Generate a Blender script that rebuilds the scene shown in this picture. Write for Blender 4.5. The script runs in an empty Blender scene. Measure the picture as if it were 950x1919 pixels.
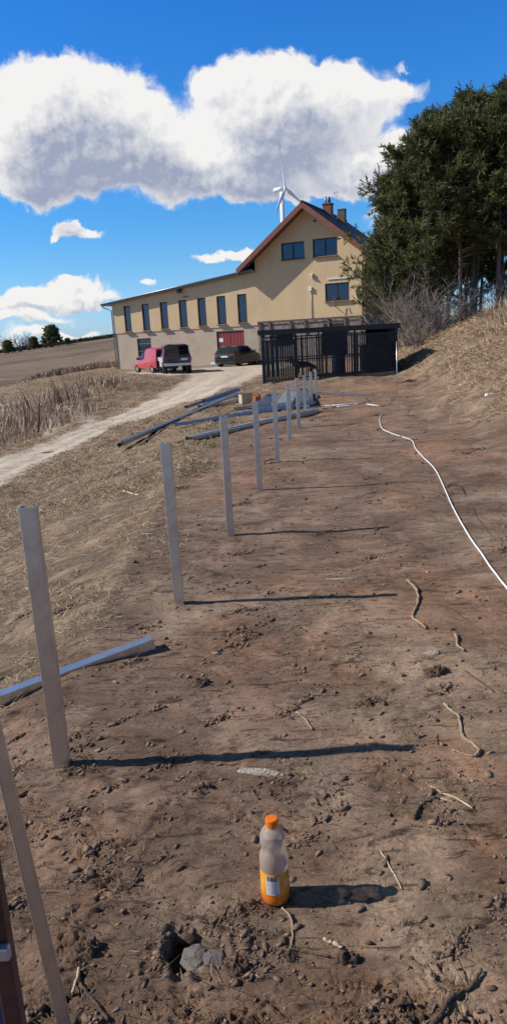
import bpy, math, random
import numpy as np
from mathutils import Vector, Matrix, Quaternion
R_ = math.radians
rng = np.random.default_rng(7)
random.seed(7)
scene = bpy.context.scene
COL = scene.collection

#TERR
def _hash(ix, iy, s):
    h = (ix.astype(np.int64) * 374761393 + iy.astype(np.int64) * 668265263 + s * 1442695041) & 0xFFFFFFFF
    h = ((h ^ (h >> 13)) * 1274126177) & 0xFFFFFFFF
    return ((h ^ (h >> 16)) & 0xFFFF) / 65536.0

def noise2(x, y, s=0):
    xi = np.floor(x); yi = np.floor(y); fx = x - xi; fy = y - yi
    u = fx**3 * (fx * (fx * 6 - 15) + 10); v = fy**3 * (fy * (fy * 6 - 15) + 10)
    def g(ox, oy):
        a = _hash(xi + ox, yi + oy, s) * 2 * np.pi
        return np.cos(a) * (fx - ox) + np.sin(a) * (fy - oy)
    a = g(0, 0) * (1 - u) + g(1, 0) * u
    b = g(0, 1) * (1 - u) + g(1, 1) * u
    return (a * (1 - v) + b * v) * 1.5

def sstep(a, b, x):
    t = np.clip((x - a) / (b - a), 0, 1)
    return t * t * (3 - 2 * t)

def pl(y, ys, xs):
    return np.interp(y, ys, xs)

ROAD_Y = [0, 13.8, 16.7, 19, 21.5, 23.7, 25.1, 28.3, 36, 40, 44, 50]
ROAD_L = [-12, -8.6, -7.5, -6.7, -5.65, -5.0, -4.55, -3.65, -2.9, -3.2, -6, -9]
ROAD_R = [-6.2, -4.92, -4.63, -4.4, -4.1, -2.35, -1.1, -.3, .76, 1.4, 2.5, 4]
def road_mask(x, y):
    n = noise2(x * .9, y * .9, 3) * .35 + noise2(x * 3, y * 3, 4) * .15
    l = pl(y, ROAD_Y, ROAD_L); r = pl(y, ROAD_Y, ROAD_R)
    m = sstep(-.25, .3, x - l + n) * sstep(-.25, .3, r - x + n) * (1 - sstep(50, 53, y))
    # branch track that leaves the road towards the field
    bx = pl(y, [20, 24, 27, 30, 33, 40], [-5.6, -5.9, -6.8, -8.8, -12, -22])
    b1 = np.exp(-((x - bx + .6 + n) / .28)**2) + np.exp(-((x - bx - .6 + n) / .28)**2)
    return np.clip(m + b1 * sstep(21, 23, y) * (1 - sstep(36, 42, y)) * .8, 0, 1)

def foot(y):
    return pl(y, [-10, 0, 8, 15, 22, 28, 31, 38, 50, 60], [5.2, 4.6, 4.3, 4.6, 6.2, 6.7, 6.6, 7.2, 11, 14])

def macro(x, y):
    z = -0.007 * np.clip(y, -20, 60)
    l = np.clip(-1.0 - x, 0, None)
    l2 = 5.2 * (1 - np.exp(-l / 5.2))
    z = z - .30 * l2 * (1 - sstep(18, 42, y))
    # right bank
    ft = foot(y)
    d = x - ft
    sl = pl(y, [0, 15, 30, 40, 55], [.42, .52, .62, .66, .4])
    b = np.where(d > -1.2, sl * (d + 1.2)**2 / (2.4), 0)
    b = np.where(d > 0, sl * (.6 + d), b)
    cap = pl(y, [0, 25, 40, 60, 200], [2.6, 3.2, 3.3, 3.5, 4.5])
    b = cap * (1 - np.exp(-b / cap * 1.15))
    z = z + b
    z = z + .13 * sstep(1.0, 5.5, x) * sstep(24, 29, y) * (1 - sstep(33, 40, y))
    # drop beyond the road
    xb = pl(y, [0, 12, 20, 28, 36, 44, 52, 62, 80], [-13, -10.2, -8.4, -7.4, -9, -10.8, -11.0, -10.8, -8])
    dl = xb - x
    z = z - 4.2 * sstep(0, 26, dl)
    z = z + .42 * np.exp(-(((x + 6.3) / 1.9)**2 + ((y - 33) / 5.0)**2))
    r = np.hypot(x, y)
    az = np.degrees(np.arctan2(x, np.maximum(y, 1e-3)))
    hill = sstep(70, 270, r) * (4.3 + .42 * np.clip(az + 19.5, -6, 16)) * sstep(0, 20, dl) * (y > 0)
    z = z + hill
    z = z - 14 * sstep(300, 700, r) * sstep(0, 20, dl)
    return z

def masks(x, y):
    """road, grass, soil, field"""
    road = road_mask(x, y)
    n = noise2(x * .8, y * .8, 11) * .5 + noise2(x * 2.7, y * 2.7, 12) * .3 + noise2(x * 7, y * 7, 13) * .15
    xs = pl(y, [-5, 1, 2.6, 4.4, 7.9, 12, 16, 20, 25, 30], [-1.4, -1.55, -1.3, -1.0, -.6, -.4, .3, 1.0, 1.2, 1.2])
    right = foot(y) - .55
    soil = sstep(-.5, .5, (x - xs) / .8 + n) * sstep(-.5, .5, (right - x) / .9 + n * 1.1) * (1 - sstep(25, 28, y + n))
    r = np.hypot(x, y)
    xb = pl(y, [0, 12, 20, 28, 36, 44, 52, 62, 80], [-13, -10.2, -8.4, -7.4, -9, -10.8, -11.0, -10.8, -8])
    field = sstep(6, 26, xb - x) * sstep(25, 50, r)
    grass = np.clip(1 - soil, 0, 1) * (1 - road) * (1 - field)
    return road, grass, soil, field

HOLE = (-.235, 1.645)
def terrain(x, y, sp=None):
    x = np.asarray(x, float); y = np.asarray(y, float)
    z = macro(x, y)
    road, grass, soil, field = masks(x, y)
    r = np.hypot(x, y)
    if sp is None: sp = np.maximum(.0036 * r, .002)
    def amp(w):
        return np.clip((w / sp - 2.5) / 2.5, 0, 1)
    # wind the domain a little so that the pattern drags along the strip
    wx = x + .06 * noise2(x * 3, y * 3, 20); wy = y + .06 * noise2(x * 3, y * 3, 21)
    rough = soil + 1.1 * grass + .3 * road + .5 * field
    patch = sstep(-.25, .45, noise2(x * 1.1, y * .9, 30) + .4 * noise2(x * 3.1, y * 2.3, 31))
    z = z + .05 * noise2(x * .45, y * .45, 22) * np.clip(r / 8, .3, 3) * rough
    z = z + .016 * noise2(wx * 1.7, wy * 1.5, 23) * rough * amp(.6)
    z = z + .007 * noise2(wx * 5, wy * 4, 24) * rough * amp(.2)
    rg = 1 - np.abs(noise2(wx * 9, wy * 6.5, 25)) * 2
    z = z + .0045 * rg * (.3 + patch) * rough * amp(.12)
    ua = wx * .77 + wy * .64; va = -wx * .64 + wy * .77
    c1 = noise2(ua * 8, va * 17, 26)
    z = z + .008 * sstep(.08, .5, c1) * patch * rough * amp(.06)
    crumb = sstep(.0, .45, noise2(x * 2.3, y * 1.9, 34) + .5 * noise2(x * 6, y * 5, 35))
    c2 = noise2(wx * 44 + 3 * c1, wy * 36, 27)
    z = z + .0085 * sstep(.0, .35, c2) * (.06 + crumb) * rough * amp(.026)
    c4 = noise2(ua * 10, va * 30 + 2 * c2, 32)
    z = z - .013 * sstep(.24, .4, c4) * (.25 + .9 * crumb) * rough * amp(.034)
    c5 = noise2(ua * 22, va * 52, 36)
    z = z - .007 * sstep(.22, .4, c5) * (.3 + crumb) * rough * amp(.019)
    c3 = noise2(wx * 80, wy * 66, 28)
    z = z + .0026 * c3 * (.3 + patch) * rough * amp(.014)
    # coarse crumbling lumps where the digger turned the soil near the bank and by the kennel
    turned = np.exp(-((x - foot(y) + .4) / .8)**2) * sstep(9, 14, y) + np.exp(-((y - 26.5) / .9)**2) * sstep(.5, 2, x) * (x < 7)
    z = z + .07 * np.clip(turned, 0, 1) * sstep(-.1, .5, noise2(x * 2.4, y * 1.6, 29)) * (y < 32)
    z = z + .05 * grass * noise2(x * 1.9, y * 1.5, 33) * sstep(6, 12, y) * amp(.5)
    # wheel ruts along the road
    rl = pl(y, ROAD_Y, ROAD_L); rr = pl(y, ROAD_Y, ROAD_R)
    t = (x - rl) / np.maximum(rr - rl, .1)
    z = z - .05 * road * (np.exp(-((t - .27) / .1)**2) + np.exp(-((t - .72) / .1)**2)) * (y < 46)
    # the post hole in front, with its rim of lumps
    hx = (x - HOLE[0]); hy = (y - HOLE[1])
    q = np.hypot(hx / .088, hy / .066) * (1 + .4 * noise2(x * 15, y * 15, 40))
    z = z - .062 * (1 - sstep(.8, 1.05, q)) + .010 * np.exp(-((q - 1.35) / .35)**2) * (.5 + noise2(x * 30, y * 30, 41) * 1.6)
    return z
#/TERR
def gz(x, y, sp=None):
    return float(terrain(np.array([float(x)]), np.array([float(y)]), None if sp is None else np.array([sp]))[0])

# ------------------------------------------------------------------ helpers
def tag(o, label=None, cat=None, group=None, kind=None):
    if label: o['label'] = label
    if cat: o['category'] = cat
    if group: o['group'] = group
    if kind: o['kind'] = kind
    return o

def empty(name, loc=(0, 0, 0), rz=0, label=None, cat=None, group=None):
    o = bpy.data.objects.new(name, None); COL.objects.link(o)
    o.location = loc; o.rotation_euler = (0, 0, rz); o.empty_display_size = .1
    return tag(o, label, cat, group)

def link(name, me, mat=None, parent=None, smooth=False):
    if mat is not None: me.materials.append(mat)
    if smooth:
        me.polygons.foreach_set('use_smooth', np.ones(len(me.polygons), bool))
    o = bpy.data.objects.new(name, me); COL.objects.link(o)
    if parent is not None: o.parent = parent
    return o

def npmesh(name, V, F, mat, parent=None, smooth=False, attrs=None):
    V = np.asarray(V, np.float32); F = np.asarray(F, np.int32)
    me = bpy.data.meshes.new(name); k = F.shape[1]
    me.vertices.add(len(V)); me.vertices.foreach_set('co', V.ravel())
    me.loops.add(F.size); me.loops.foreach_set('vertex_index', F.ravel())
    me.polygons.add(len(F)); me.polygons.foreach_set('loop_start', np.arange(0, F.size, k, dtype=np.int32))
    me.polygons.foreach_set('loop_total', np.full(len(F), k, np.int32))
    me.update(calc_edges=True)
    for n, a in (attrs or {}).items():
        a = np.asarray(a, np.float32)
        if a.ndim == 1:
            at = me.attributes.new(n, 'FLOAT', 'POINT'); at.data.foreach_set('value', a)
        else:
            at = me.attributes.new(n, 'FLOAT_VECTOR', 'POINT'); at.data.foreach_set('vector', a.ravel())
    me.validate()
    return link(name, me, mat, parent, smooth)

class MB:
    def __init__(s): s.v = []; s.f = []
    def add(s, vs, fs):
        n = len(s.v); s.v += [tuple(v) for v in vs]; s.f += [tuple(i + n for i in f) for f in fs]; return s
    def box(s, x0, y0, z0, x1, y1, z1):
        return s.add([(x0,y0,z0),(x1,y0,z0),(x1,y1,z0),(x0,y1,z0),(x0,y0,z1),(x1,y0,z1),(x1,y1,z1),(x0,y1,z1)],
                     [(0,3,2,1),(4,5,6,7),(0,1,5,4),(1,2,6,5),(2,3,7,6),(3,0,4,7)])
    def bar(s, a, b, w, h, up=(0, 0, 1)):
        a = Vector(a); b = Vector(b); d = (b - a).normalized(); r = d.cross(Vector(up))
        if r.length < 1e-4: r = d.cross(Vector((1, 0, 0)))
        r.normalize(); u = r.cross(d)
        vs = [p + r * (w / 2 * i) + u * (h / 2 * j) for p in (a, b) for i, j in ((-1,-1),(1,-1),(1,1),(-1,1))]
        return s.add(vs, [(0,3,2,1),(4,5,6,7),(0,1,5,4),(1,2,6,5),(2,3,7,6),(3,0,4,7)])
    def prism(s, poly, fn):
        """poly: list of 2d points; fn(p, t) -> 3d for t in 0, 1"""
        n = len(poly)
        vs = [fn(p, 0) for p in poly] + [fn(p, 1) for p in poly]
        return s.add(vs, [tuple(range(n))[::-1], tuple(range(n, 2 * n))] + [(i, (i+1) % n, n + (i+1) % n, n + i) for i in range(n)])
    def tube(s, pts, rad, n=8, caps=True):
        pts = [Vector(p) for p in pts]
        if not hasattr(rad, '__len__'): rad = [rad] * len(pts)
        vs = []; fs = []; ref = None
        for i, p in enumerate(pts):
            d = (pts[min(i+1, len(pts)-1)] - pts[max(i-1, 0)]).normalized()
            if ref is None: ref = d.orthogonal().normalized()
            ref = (ref - d * ref.dot(d)); ref = ref.normalized() if ref.length > 1e-5 else d.orthogonal().normalized()
            b = d.cross(ref)
            for k in range(n):
                t = 2 * math.pi * k / n
                vs.append(p + (ref * math.cos(t) + b * math.sin(t)) * rad[i])
        for i in range(len(pts) - 1):
            for k in range(n):
                fs.append((i*n+k, i*n+(k+1) % n, (i+1)*n+(k+1) % n, (i+1)*n+k))
        if caps: fs += [tuple(range(n))[::-1], tuple(range((len(pts)-1)*n, len(pts)*n))]
        return s.add(vs, fs)
    def lathe(s, prof, n=24, c=(0, 0, 0), caps=True):
        vs = [(c[0] + r * math.cos(2*math.pi*k/n), c[1] + r * math.sin(2*math.pi*k/n), c[2] + z) for r, z in prof for k in range(n)]
        fs = [(i*n+k, i*n+(k+1) % n, (i+1)*n+(k+1) % n, (i+1)*n+k) for i in range(len(prof)-1) for k in range(n)]
        if caps: fs += [tuple(range(n))[::-1], tuple(range((len(prof)-1)*n, len(prof)*n))]
        return s.add(vs, fs)
    def build(s, name, mat, parent=None, smooth=False, loc=None):
        me = bpy.data.meshes.new(name); me.from_pydata(s.v, [], s.f); me.update()
        o = link(name, me, mat, parent, smooth)
        if loc is not None: o.location = loc
        return o

def autosmooth(o, ang=40):
    me = o.data
    me.polygons.foreach_set('use_smooth', np.ones(len(me.polygons), bool))
    try: me.set_sharp_from_angle(angle=R_(ang))
    except Exception: pass
    return o

def bevel(o, w=.01, seg=2):
    m = o.modifiers.new('b', 'BEVEL'); m.width = w; m.segments = seg; m.limit_method = 'ANGLE'; m.angle_limit = R_(35)
    return o

def copy_tree(o, parent=None):
    c = o.copy(); COL.objects.link(c)
    if parent is not None: c.parent = parent
    for ch in list(o.children): copy_tree(ch, c)
    return c

# ------------------------------------------------------------------ materials
def nodes(m):
    m.use_nodes = True
    nt = m.node_tree; nt.nodes.clear()
    return nt, lambda t, **k: mknode(nt, t, **k)
def mknode(nt, t, **k):
    n = nt.nodes.new(t)
    for a, v in k.items(): setattr(n, a, v)
    return n
def lk(nt, a, b): nt.links.new(a, b)
def c4(c): return (c[0], c[1], c[2], 1)
def mat(name, base, rough=.6, metal=0, var=None, vscale=3.0, bump=0, bscale=40, spec=.5, dirt=None, dscale=1.2, damt=.5, stretch=None, **kw):
    m = bpy.data.materials.new(name); nt, N = nodes(m)
    out = N('ShaderNodeOutputMaterial'); b = N('ShaderNodeBsdfPrincipled')
    lk(nt, b.outputs[0], out.inputs[0])
    b.inputs['Roughness'].default_value = rough; b.inputs['Metallic'].default_value = metal
    b.inputs['Specular IOR Level'].default_value = spec
    b.inputs['Base Color'].default_value = c4(base)
    for k, v in kw.items(): b.inputs[k.replace('_', ' ')].default_value = v
    co = None
    if var or bump or dirt:
        tc = N('ShaderNodeTexCoord'); co = tc.outputs['Object']
        if stretch:
            mp = N('ShaderNodeMapping'); mp.inputs['Scale'].default_value = stretch; lk(nt, co, mp.inputs[0]); co = mp.outputs[0]
    col = None
    if var:
        n = N('ShaderNodeTexNoise'); n.inputs['Scale'].default_value = vscale; n.inputs['Detail'].default_value = 6; n.inputs['Roughness'].default_value = .65
        lk(nt, co, n.inputs['Vector'])
        rp = N('ShaderNodeMapRange'); rp.inputs[1].default_value = .35; rp.inputs[2].default_value = .68; lk(nt, n.outputs[0], rp.inputs[0])
        mx = N('ShaderNodeMix', data_type='RGBA'); mx.inputs[6].default_value = c4(base); mx.inputs[7].default_value = c4(var)
        lk(nt, rp.outputs[0], mx.inputs[0]); col = mx.outputs[2]
    if dirt:
        n = N('ShaderNodeTexNoise'); n.inputs['Scale'].default_value = dscale; n.inputs['Detail'].default_value = 8; n.inputs['Roughness'].default_value = .7
        lk(nt, co, n.inputs['Vector'])
        rp = N('ShaderNodeMapRange'); rp.inputs[1].default_value = .5; rp.inputs[2].default_value = .72; rp.inputs[4].default_value = damt; lk(nt, n.outputs[0], rp.inputs[0])
        mx = N('ShaderNodeMix', data_type='RGBA'); mx.inputs[7].default_value = c4(dirt)
        if col: lk(nt, col, mx.inputs[6])
        else: mx.inputs[6].default_value = c4(base)
        lk(nt, rp.outputs[0], mx.inputs[0]); col = mx.outputs[2]
    if col: lk(nt, col, b.inputs['Base Color'])
    if bump:
        n = N('ShaderNodeTexNoise'); n.inputs['Scale'].default_value = bscale; n.inputs['Detail'].default_value = 5
        lk(nt, co, n.inputs['Vector'])
        bp = N('ShaderNodeBump'); bp.inputs['Strength'].default_value = bump; bp.inputs['Distance'].default_value = .02
        lk(nt, n.outputs[0], bp.inputs['Height']); lk(nt, bp.outputs[0], b.inputs['Normal'])
    return m

def blade_mat(name, stops, rough=.7, trans=0.0):
    """colour by a per-blade 'tint' attribute"""
    m = bpy.data.materials.new(name); nt, N = nodes(m)
    out = N('ShaderNodeOutputMaterial'); b = N('ShaderNodeBsdfPrincipled')
    at = N('ShaderNodeAttribute'); at.attribute_name = 'tint'
    rp = N('ShaderNodeValToRGB'); el = rp.color_ramp.elements
    el[0].position = 0; el[0].color = c4(stops[0]); el[1].position = 1; el[1].color = c4(stops[-1])
    for i, c in enumerate(stops[1:-1]):
        e = el.new((i + 1) / (len(stops) - 1)); e.color = c4(c)
    lk(nt, at.outputs['Fac'], rp.inputs[0]); lk(nt, rp.outputs[0], b.inputs['Base Color'])
    b.inputs['Roughness'].default_value = rough; b.inputs['Specular IOR Level'].default_value = .25
    if trans:
        tr = N('ShaderNodeBsdfTranslucent'); lk(nt, rp.outputs[0], tr.inputs[0])
        ms = N('ShaderNodeMixShader'); ms.inputs[0].default_value = trans
        lk(nt, b.outputs[0], ms.inputs[1]); lk(nt, tr.outputs[0], ms.inputs[2]); lk(nt, ms.outputs[0], out.inputs[0])
    else: lk(nt, b.outputs[0], out.inputs[0])
    return m

def ground_mat():
    m = bpy.data.materials.new('ground_soil'); nt, N = nodes(m)
    out = N('ShaderNodeOutputMaterial'); b = N('ShaderNodeBsdfPrincipled'); lk(nt, b.outputs[0], out.inputs[0])
    geo = N('ShaderNodeNewGeometry'); pos = geo.outputs['Position']
    def noise(sc, det=6, ro=.6, dist=0.0):
        n = N('ShaderNodeTexNoise'); n.inputs['Scale'].default_value = sc; n.inputs['Detail'].default_value = det
        n.inputs['Roughness'].default_value = ro; n.inputs['Distortion'].default_value = dist
        lk(nt, pos, n.inputs['Vector']); return n.outputs[0]
    def rng_(v, a, b_, lo=0., hi=1.):
        n = N('ShaderNodeMapRange'); n.interpolation_type = 'SMOOTHSTEP'
        n.inputs[1].default_value = a; n.inputs[2].default_value = b_; n.inputs[3].default_value = lo; n.inputs[4].default_value = hi
        lk(nt, v, n.inputs[0]); return n.outputs[0]
    def mix(f, a, c):
        n = N('ShaderNodeMix', data_type='RGBA')
        lk(nt, f, n.inputs[0]) if not isinstance(f, float) else setattr(n.inputs[0], 'default_value', f)
        for i, q in ((6, a), (7, c)):
            if isinstance(q, tuple): n.inputs[i].default_value = c4(q)
            else: lk(nt, q, n.inputs[i])
        return n.outputs[2]
    def mul(a, c):
        n = N('ShaderNodeMath', operation='MULTIPLY'); lk(nt, a, n.inputs[0])
        if isinstance(c, float): n.inputs[1].default_value = c
        else: lk(nt, c, n.inputs[1])
        return n.outputs[0]
    a1 = N('ShaderNodeAttribute'); a1.attribute_name = 'zone'
    sp = N('ShaderNodeSeparateXYZ'); lk(nt, a1.outputs['Vector'], sp.inputs[0])
    a2 = N('ShaderNodeAttribute'); a2.attribute_name = 'zone_b'
    sp2 = N('ShaderNodeSeparateXYZ'); lk(nt, a2.outputs['Vector'], sp2.inputs[0])
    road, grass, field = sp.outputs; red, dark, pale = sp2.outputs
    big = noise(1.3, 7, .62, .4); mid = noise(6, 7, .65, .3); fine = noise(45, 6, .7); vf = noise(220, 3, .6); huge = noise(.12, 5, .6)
    soil = mix(rng_(big, .36, .66), (.265, .166, .113), (.365, .238, .166))
    soil = mix(mul(red, rng_(mid, .38, .6, .35, 1.)), soil, (.43, .245, .148))
    soil = mix(mul(pale, rng_(fine, .42, .58, .25, 1.)), soil, (.46, .33, .228))
    soil = mix(rng_(mid, .56, .7, 0., .55), soil, (.115, .072, .05))
    soil = mix(rng_(fine, .55, .7, 0., .45), soil, (.33, .23, .155))
    soil = mix(rng_(vf, .58, .75, 0., .5), soil, (.085, .055, .04))  # fine dark specks: crevice shade put into the soil colour
    # smeared streaks of pale subsoil and darker earth, along the digging direction
    mps = N('ShaderNodeMapping'); mps.inputs['Rotation'].default_value = (0, 0, R_(-36)); mps.inputs['Scale'].default_value = (.33, 1.1, 1); lk(nt, pos, mps.inputs[0])
    def streak(sc, det):
        n = N('ShaderNodeTexNoise'); n.inputs['Scale'].default_value = sc; n.inputs['Detail'].default_value = det; n.inputs['Roughness'].default_value = .72; n.inputs['Distortion'].default_value = .8
        lk(nt, mps.outputs[0], n.inputs['Vector']); return n.outputs[0]
    s1 = streak(5, 8); s2 = streak(19, 6)
    soil = mix(rng_(s1, .54, .66, 0., .55), soil, (.47, .325, .222))
    soil = mix(rng_(s1, .46, .34, 0., .55), soil, (.13, .082, .058))
    soil = mix(rng_(s2, .47, .35, 0., .85), soil, (.08, .05, .036))
    soil = mix(rng_(s2, .60, .70, 0., .6), soil, (.50, .36, .25))
    gr = mix(rng_(mid, .38, .62), (.275, .182, .120), (.42, .292, .192))
    gr = mix(rng_(big, .52, .68, 0., .3), gr, (.25, .195, .10))
    gr = mix(rng_(fine, .5, .66, 0., .7), gr, (.13, .092, .062))
    gr = mix(rng_(s2, .46, .34, 0., .8), gr, (.10, .07, .045))
    gr = mix(rng_(s1, .50, .38, 0., .5), gr, (.17, .112, .072))
    col = mix(grass, soil, gr)
    rd = mix(rng_(mid, .35, .66), (.60, .485, .365), (.76, .63, .49))
    rd = mix(rng_(fine, .56, .7, 0., .6), rd, (.36, .285, .22))
    col = mix(road, col, rd)
    # a field: broad bands of old crop
    mp = N('ShaderNodeMapping'); mp.inputs['Scale'].default_value = (.012, .05, .02); mp.inputs['Rotation'].default_value = (0, 0, -.12); lk(nt, pos, mp.inputs[0])
    nb = N('ShaderNodeTexNoise'); nb.inputs['Scale'].default_value = 1.0; nb.inputs['Detail'].default_value = 9; nb.inputs['Roughness'].default_value = .68; lk(nt, mp.outputs[0], nb.inputs['Vector'])
    fd = mix(rng_(nb.outputs[0], .38, .62), (.145, .10, .068), (.25, .18, .125))
    fd = mix(rng_(huge, .5, .64, 0., .5), fd, (.30, .225, .15))
    fd = mix(rng_(noise(.9, 5, .75), .5, .68, 0., .55), fd, (.10, .072, .045))
    col = mix(field, col, fd)
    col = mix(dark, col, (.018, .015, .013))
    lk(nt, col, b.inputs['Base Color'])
    b.inputs['Roughness'].default_value = .92; b.inputs['Specular IOR Level'].default_value = .18
    # crumbly relief finer than the mesh, dragged along the digging direction
    mp2 = N('ShaderNodeMapping'); mp2.inputs['Rotation'].default_value = (0, 0, R_(-40)); mp2.inputs['Scale'].default_value = (.5, 1.25, 1); lk(nt, pos, mp2.inputs[0])
    def noise3(sc, det, ro):
        n = N('ShaderNodeTexNoise'); n.inputs['Scale'].default_value = sc; n.inputs['Detail'].default_value = det; n.inputs['Roughness'].default_value = ro; n.inputs['Distortion'].default_value = .6
        lk(nt, mp2.outputs[0], n.inputs['Vector']); return n.outputs[0]
    cr = noise3(11, 9, .74); cr2 = noise3(38, 6, .7)
    crev = rng_(cr2, .30, .40, 1., 0.)
    h = N('ShaderNodeMath', operation='ADD'); lk(nt, mul(cr, 1.0), h.inputs[0]); lk(nt, mul(cr2, .40), h.inputs[1])
    mp3 = N('ShaderNodeMapping'); mp3.inputs['Rotation'].default_value = (0, 0, R_(-38)); mp3.inputs['Scale'].default_value = (.28, 1.2, 1); lk(nt, pos, mp3.inputs[0])
    tn = N('ShaderNodeTexNoise'); tn.inputs['Scale'].default_value = 24; tn.inputs['Detail'].default_value = 4; tn.inputs['Distortion'].default_value = 1.2; lk(nt, mp3.outputs[0], tn.inputs['Vector'])
    tear = rng_(tn.outputs[0], .30, .39, 0., 1.)
    h2 = N('ShaderNodeMath', operation='ADD'); lk(nt, h.outputs[0], h2.inputs[0]); lk(nt, mul(tear, .30), h2.inputs[1]); h = h2
    bp = N('ShaderNodeBump'); bp.inputs['Distance'].default_value = .085; lk(nt, rng_(noise(1.9, 5, .65, .5), .38, .58, .55, 1.), bp.inputs['Strength'])
    lk(nt, h.outputs[0], bp.inputs['Height']); lk(nt, bp.outputs[0], b.inputs['Normal'])
    return m

# ------------------------------------------------------------------ camera, sun, sky
F_PX, PITCH, ROLL, EYE = 1340.0, math.atan(330 / 1340.0), R_(3.1), 1.65
fw = Vector((0, math.cos(PITCH), -math.sin(PITCH))); r0 = Vector((1, 0, 0)); u0 = r0.cross(fw)
rt = r0 * math.cos(ROLL) - u0 * math.sin(ROLL); up = u0 * math.cos(ROLL) + r0 * math.sin(ROLL)
cam_d = bpy.data.cameras.new('camera'); cam = bpy.data.objects.new('camera', cam_d); COL.objects.link(cam)
mw = Matrix.Identity(4)
for i in range(3):
    mw[i][0] = rt[i]; mw[i][1] = up[i]; mw[i][2] = -fw[i]
mw[2][3] = EYE
cam.matrix_world = mw
cam_d.sensor_fit = 'VERTICAL'; cam_d.sensor_height = 24; cam_d.lens = F_PX / 1919 * 24
cam_d.clip_start = .05; cam_d.clip_end = 20000
scene.camera = cam

SUN_EL, SUN_A = R_(37.5), R_(-1.0)          # rays travel towards +X
sd = Vector((math.cos(SUN_EL) * math.cos(SUN_A), math.cos(SUN_EL) * math.sin(SUN_A), -math.sin(SUN_EL)))
sl = bpy.data.lights.new('sun', 'SUN'); sl.energy = 4.7; sl.angle = R_(.53); sl.color = (1, .955, .88)
so = bpy.data.objects.new('sun', sl); COL.objects.link(so); so.rotation_euler = sd.to_track_quat('-Z', 'Y').to_euler(); so.location = (-30, 0, 30)

# cumulus lumps: azimuth, elevation (degrees), half width, half height, weight
CLOUDS = [
    (-14.15, 15.46, 5.05, 2.85, 1),
    (-12.98, 17.49, 2.89, 1.68, 0.9),
    (-8.81, 17.07, 3.35, 1.81, 0.9),
    (-6.38, 15.78, 1.90, 1.61, 0.55),
    (-11.74, 14.19, 7.39, 2.78, 1),
    (-15.98, 12.52, 3.24, 1.65, 0.8),
    (-6.17, 13.14, 7.29, 2.19, 1),
    (-1.24, 16.76, 1.84, 1.14, 0.8),
    (1.80, 15.98, 3.85, 2.57, 0.9),
    (4.55, 17.24, 3.23, 1.62, 0.9),
    (7.94, 16.36, 3.40, 1.51, 0.9),
    (11.50, 16.03, 2.29, 0.94, 0.7),
    (4.22, 13.93, 6.18, 2.33, 1),
    (-0.36, 12.42, 7.41, 1.89, 0.9),
    (8.48, 14.87, 2.65, 1.23, 0.35),
    (-0.48, 10.61, 4.54, 1.13, 1.0),
    (-14.33, 11.19, 2.43, 1.29, 0.9),
    (-9.77, 11.67, 2.67, 0.82, 0.5),
    (4.65, 10.22, 3.15, 0.71, 0.5),
    (9.75, 11.15, 3.64, 1.45, 1.5),
    (11.66, 12.01, 2.34, 1.01, 1.2),
    (13.90, 13.45, 1.33, 0.65, 0.6),
    (11.88, 17.69, 0.81, 0.30, 0.3),
    (-12.24, 8.26, 1.37, 0.65, 0.9),
    (-11.16, 7.66, 2.00, 0.54, 0.8),
    (-13.45, 7.67, 0.53, 0.32, 0.5),
    (-0.78, 5.77, 2.91, 0.49, 0.9),
    (1.26, 6.04, 2.02, 0.53, 0.8),
    (-6.94, 4.44, 0.80, 0.27, 0.6),
    (-13.26, 4.34, 1.69, 0.60, 0.8),
    (-14.29, 3.74, 4.19, 0.75, 1),
    (-16.79, 3.45, 2.31, 0.52, 0.8),
    (-12.19, 3.51, 2.57, 0.46, 0.7),
    (-17.49, 2.35, 1.86, 0.68, 0.8),
    (-15.22, 2.33, 2.28, 0.46, 0.8),
    (-15.94, 1.14, 2.28, 0.38, 0.6),
    (-11.90, 0.70, 1.66, 0.51, 0.8),
    (-14.05, 0.81, 1.32, 0.43, 0.7),
    (-17.98, 0.55, 1.49, 0.30, 0.7),
    (-9.55, 0.10, 2.41, 0.40, 0.5),
    (11.64, 7.38, 2.31, 0.73, 0.4),
    (10.68, 8.36, 1.55, 0.57, 0.4),
]
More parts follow.
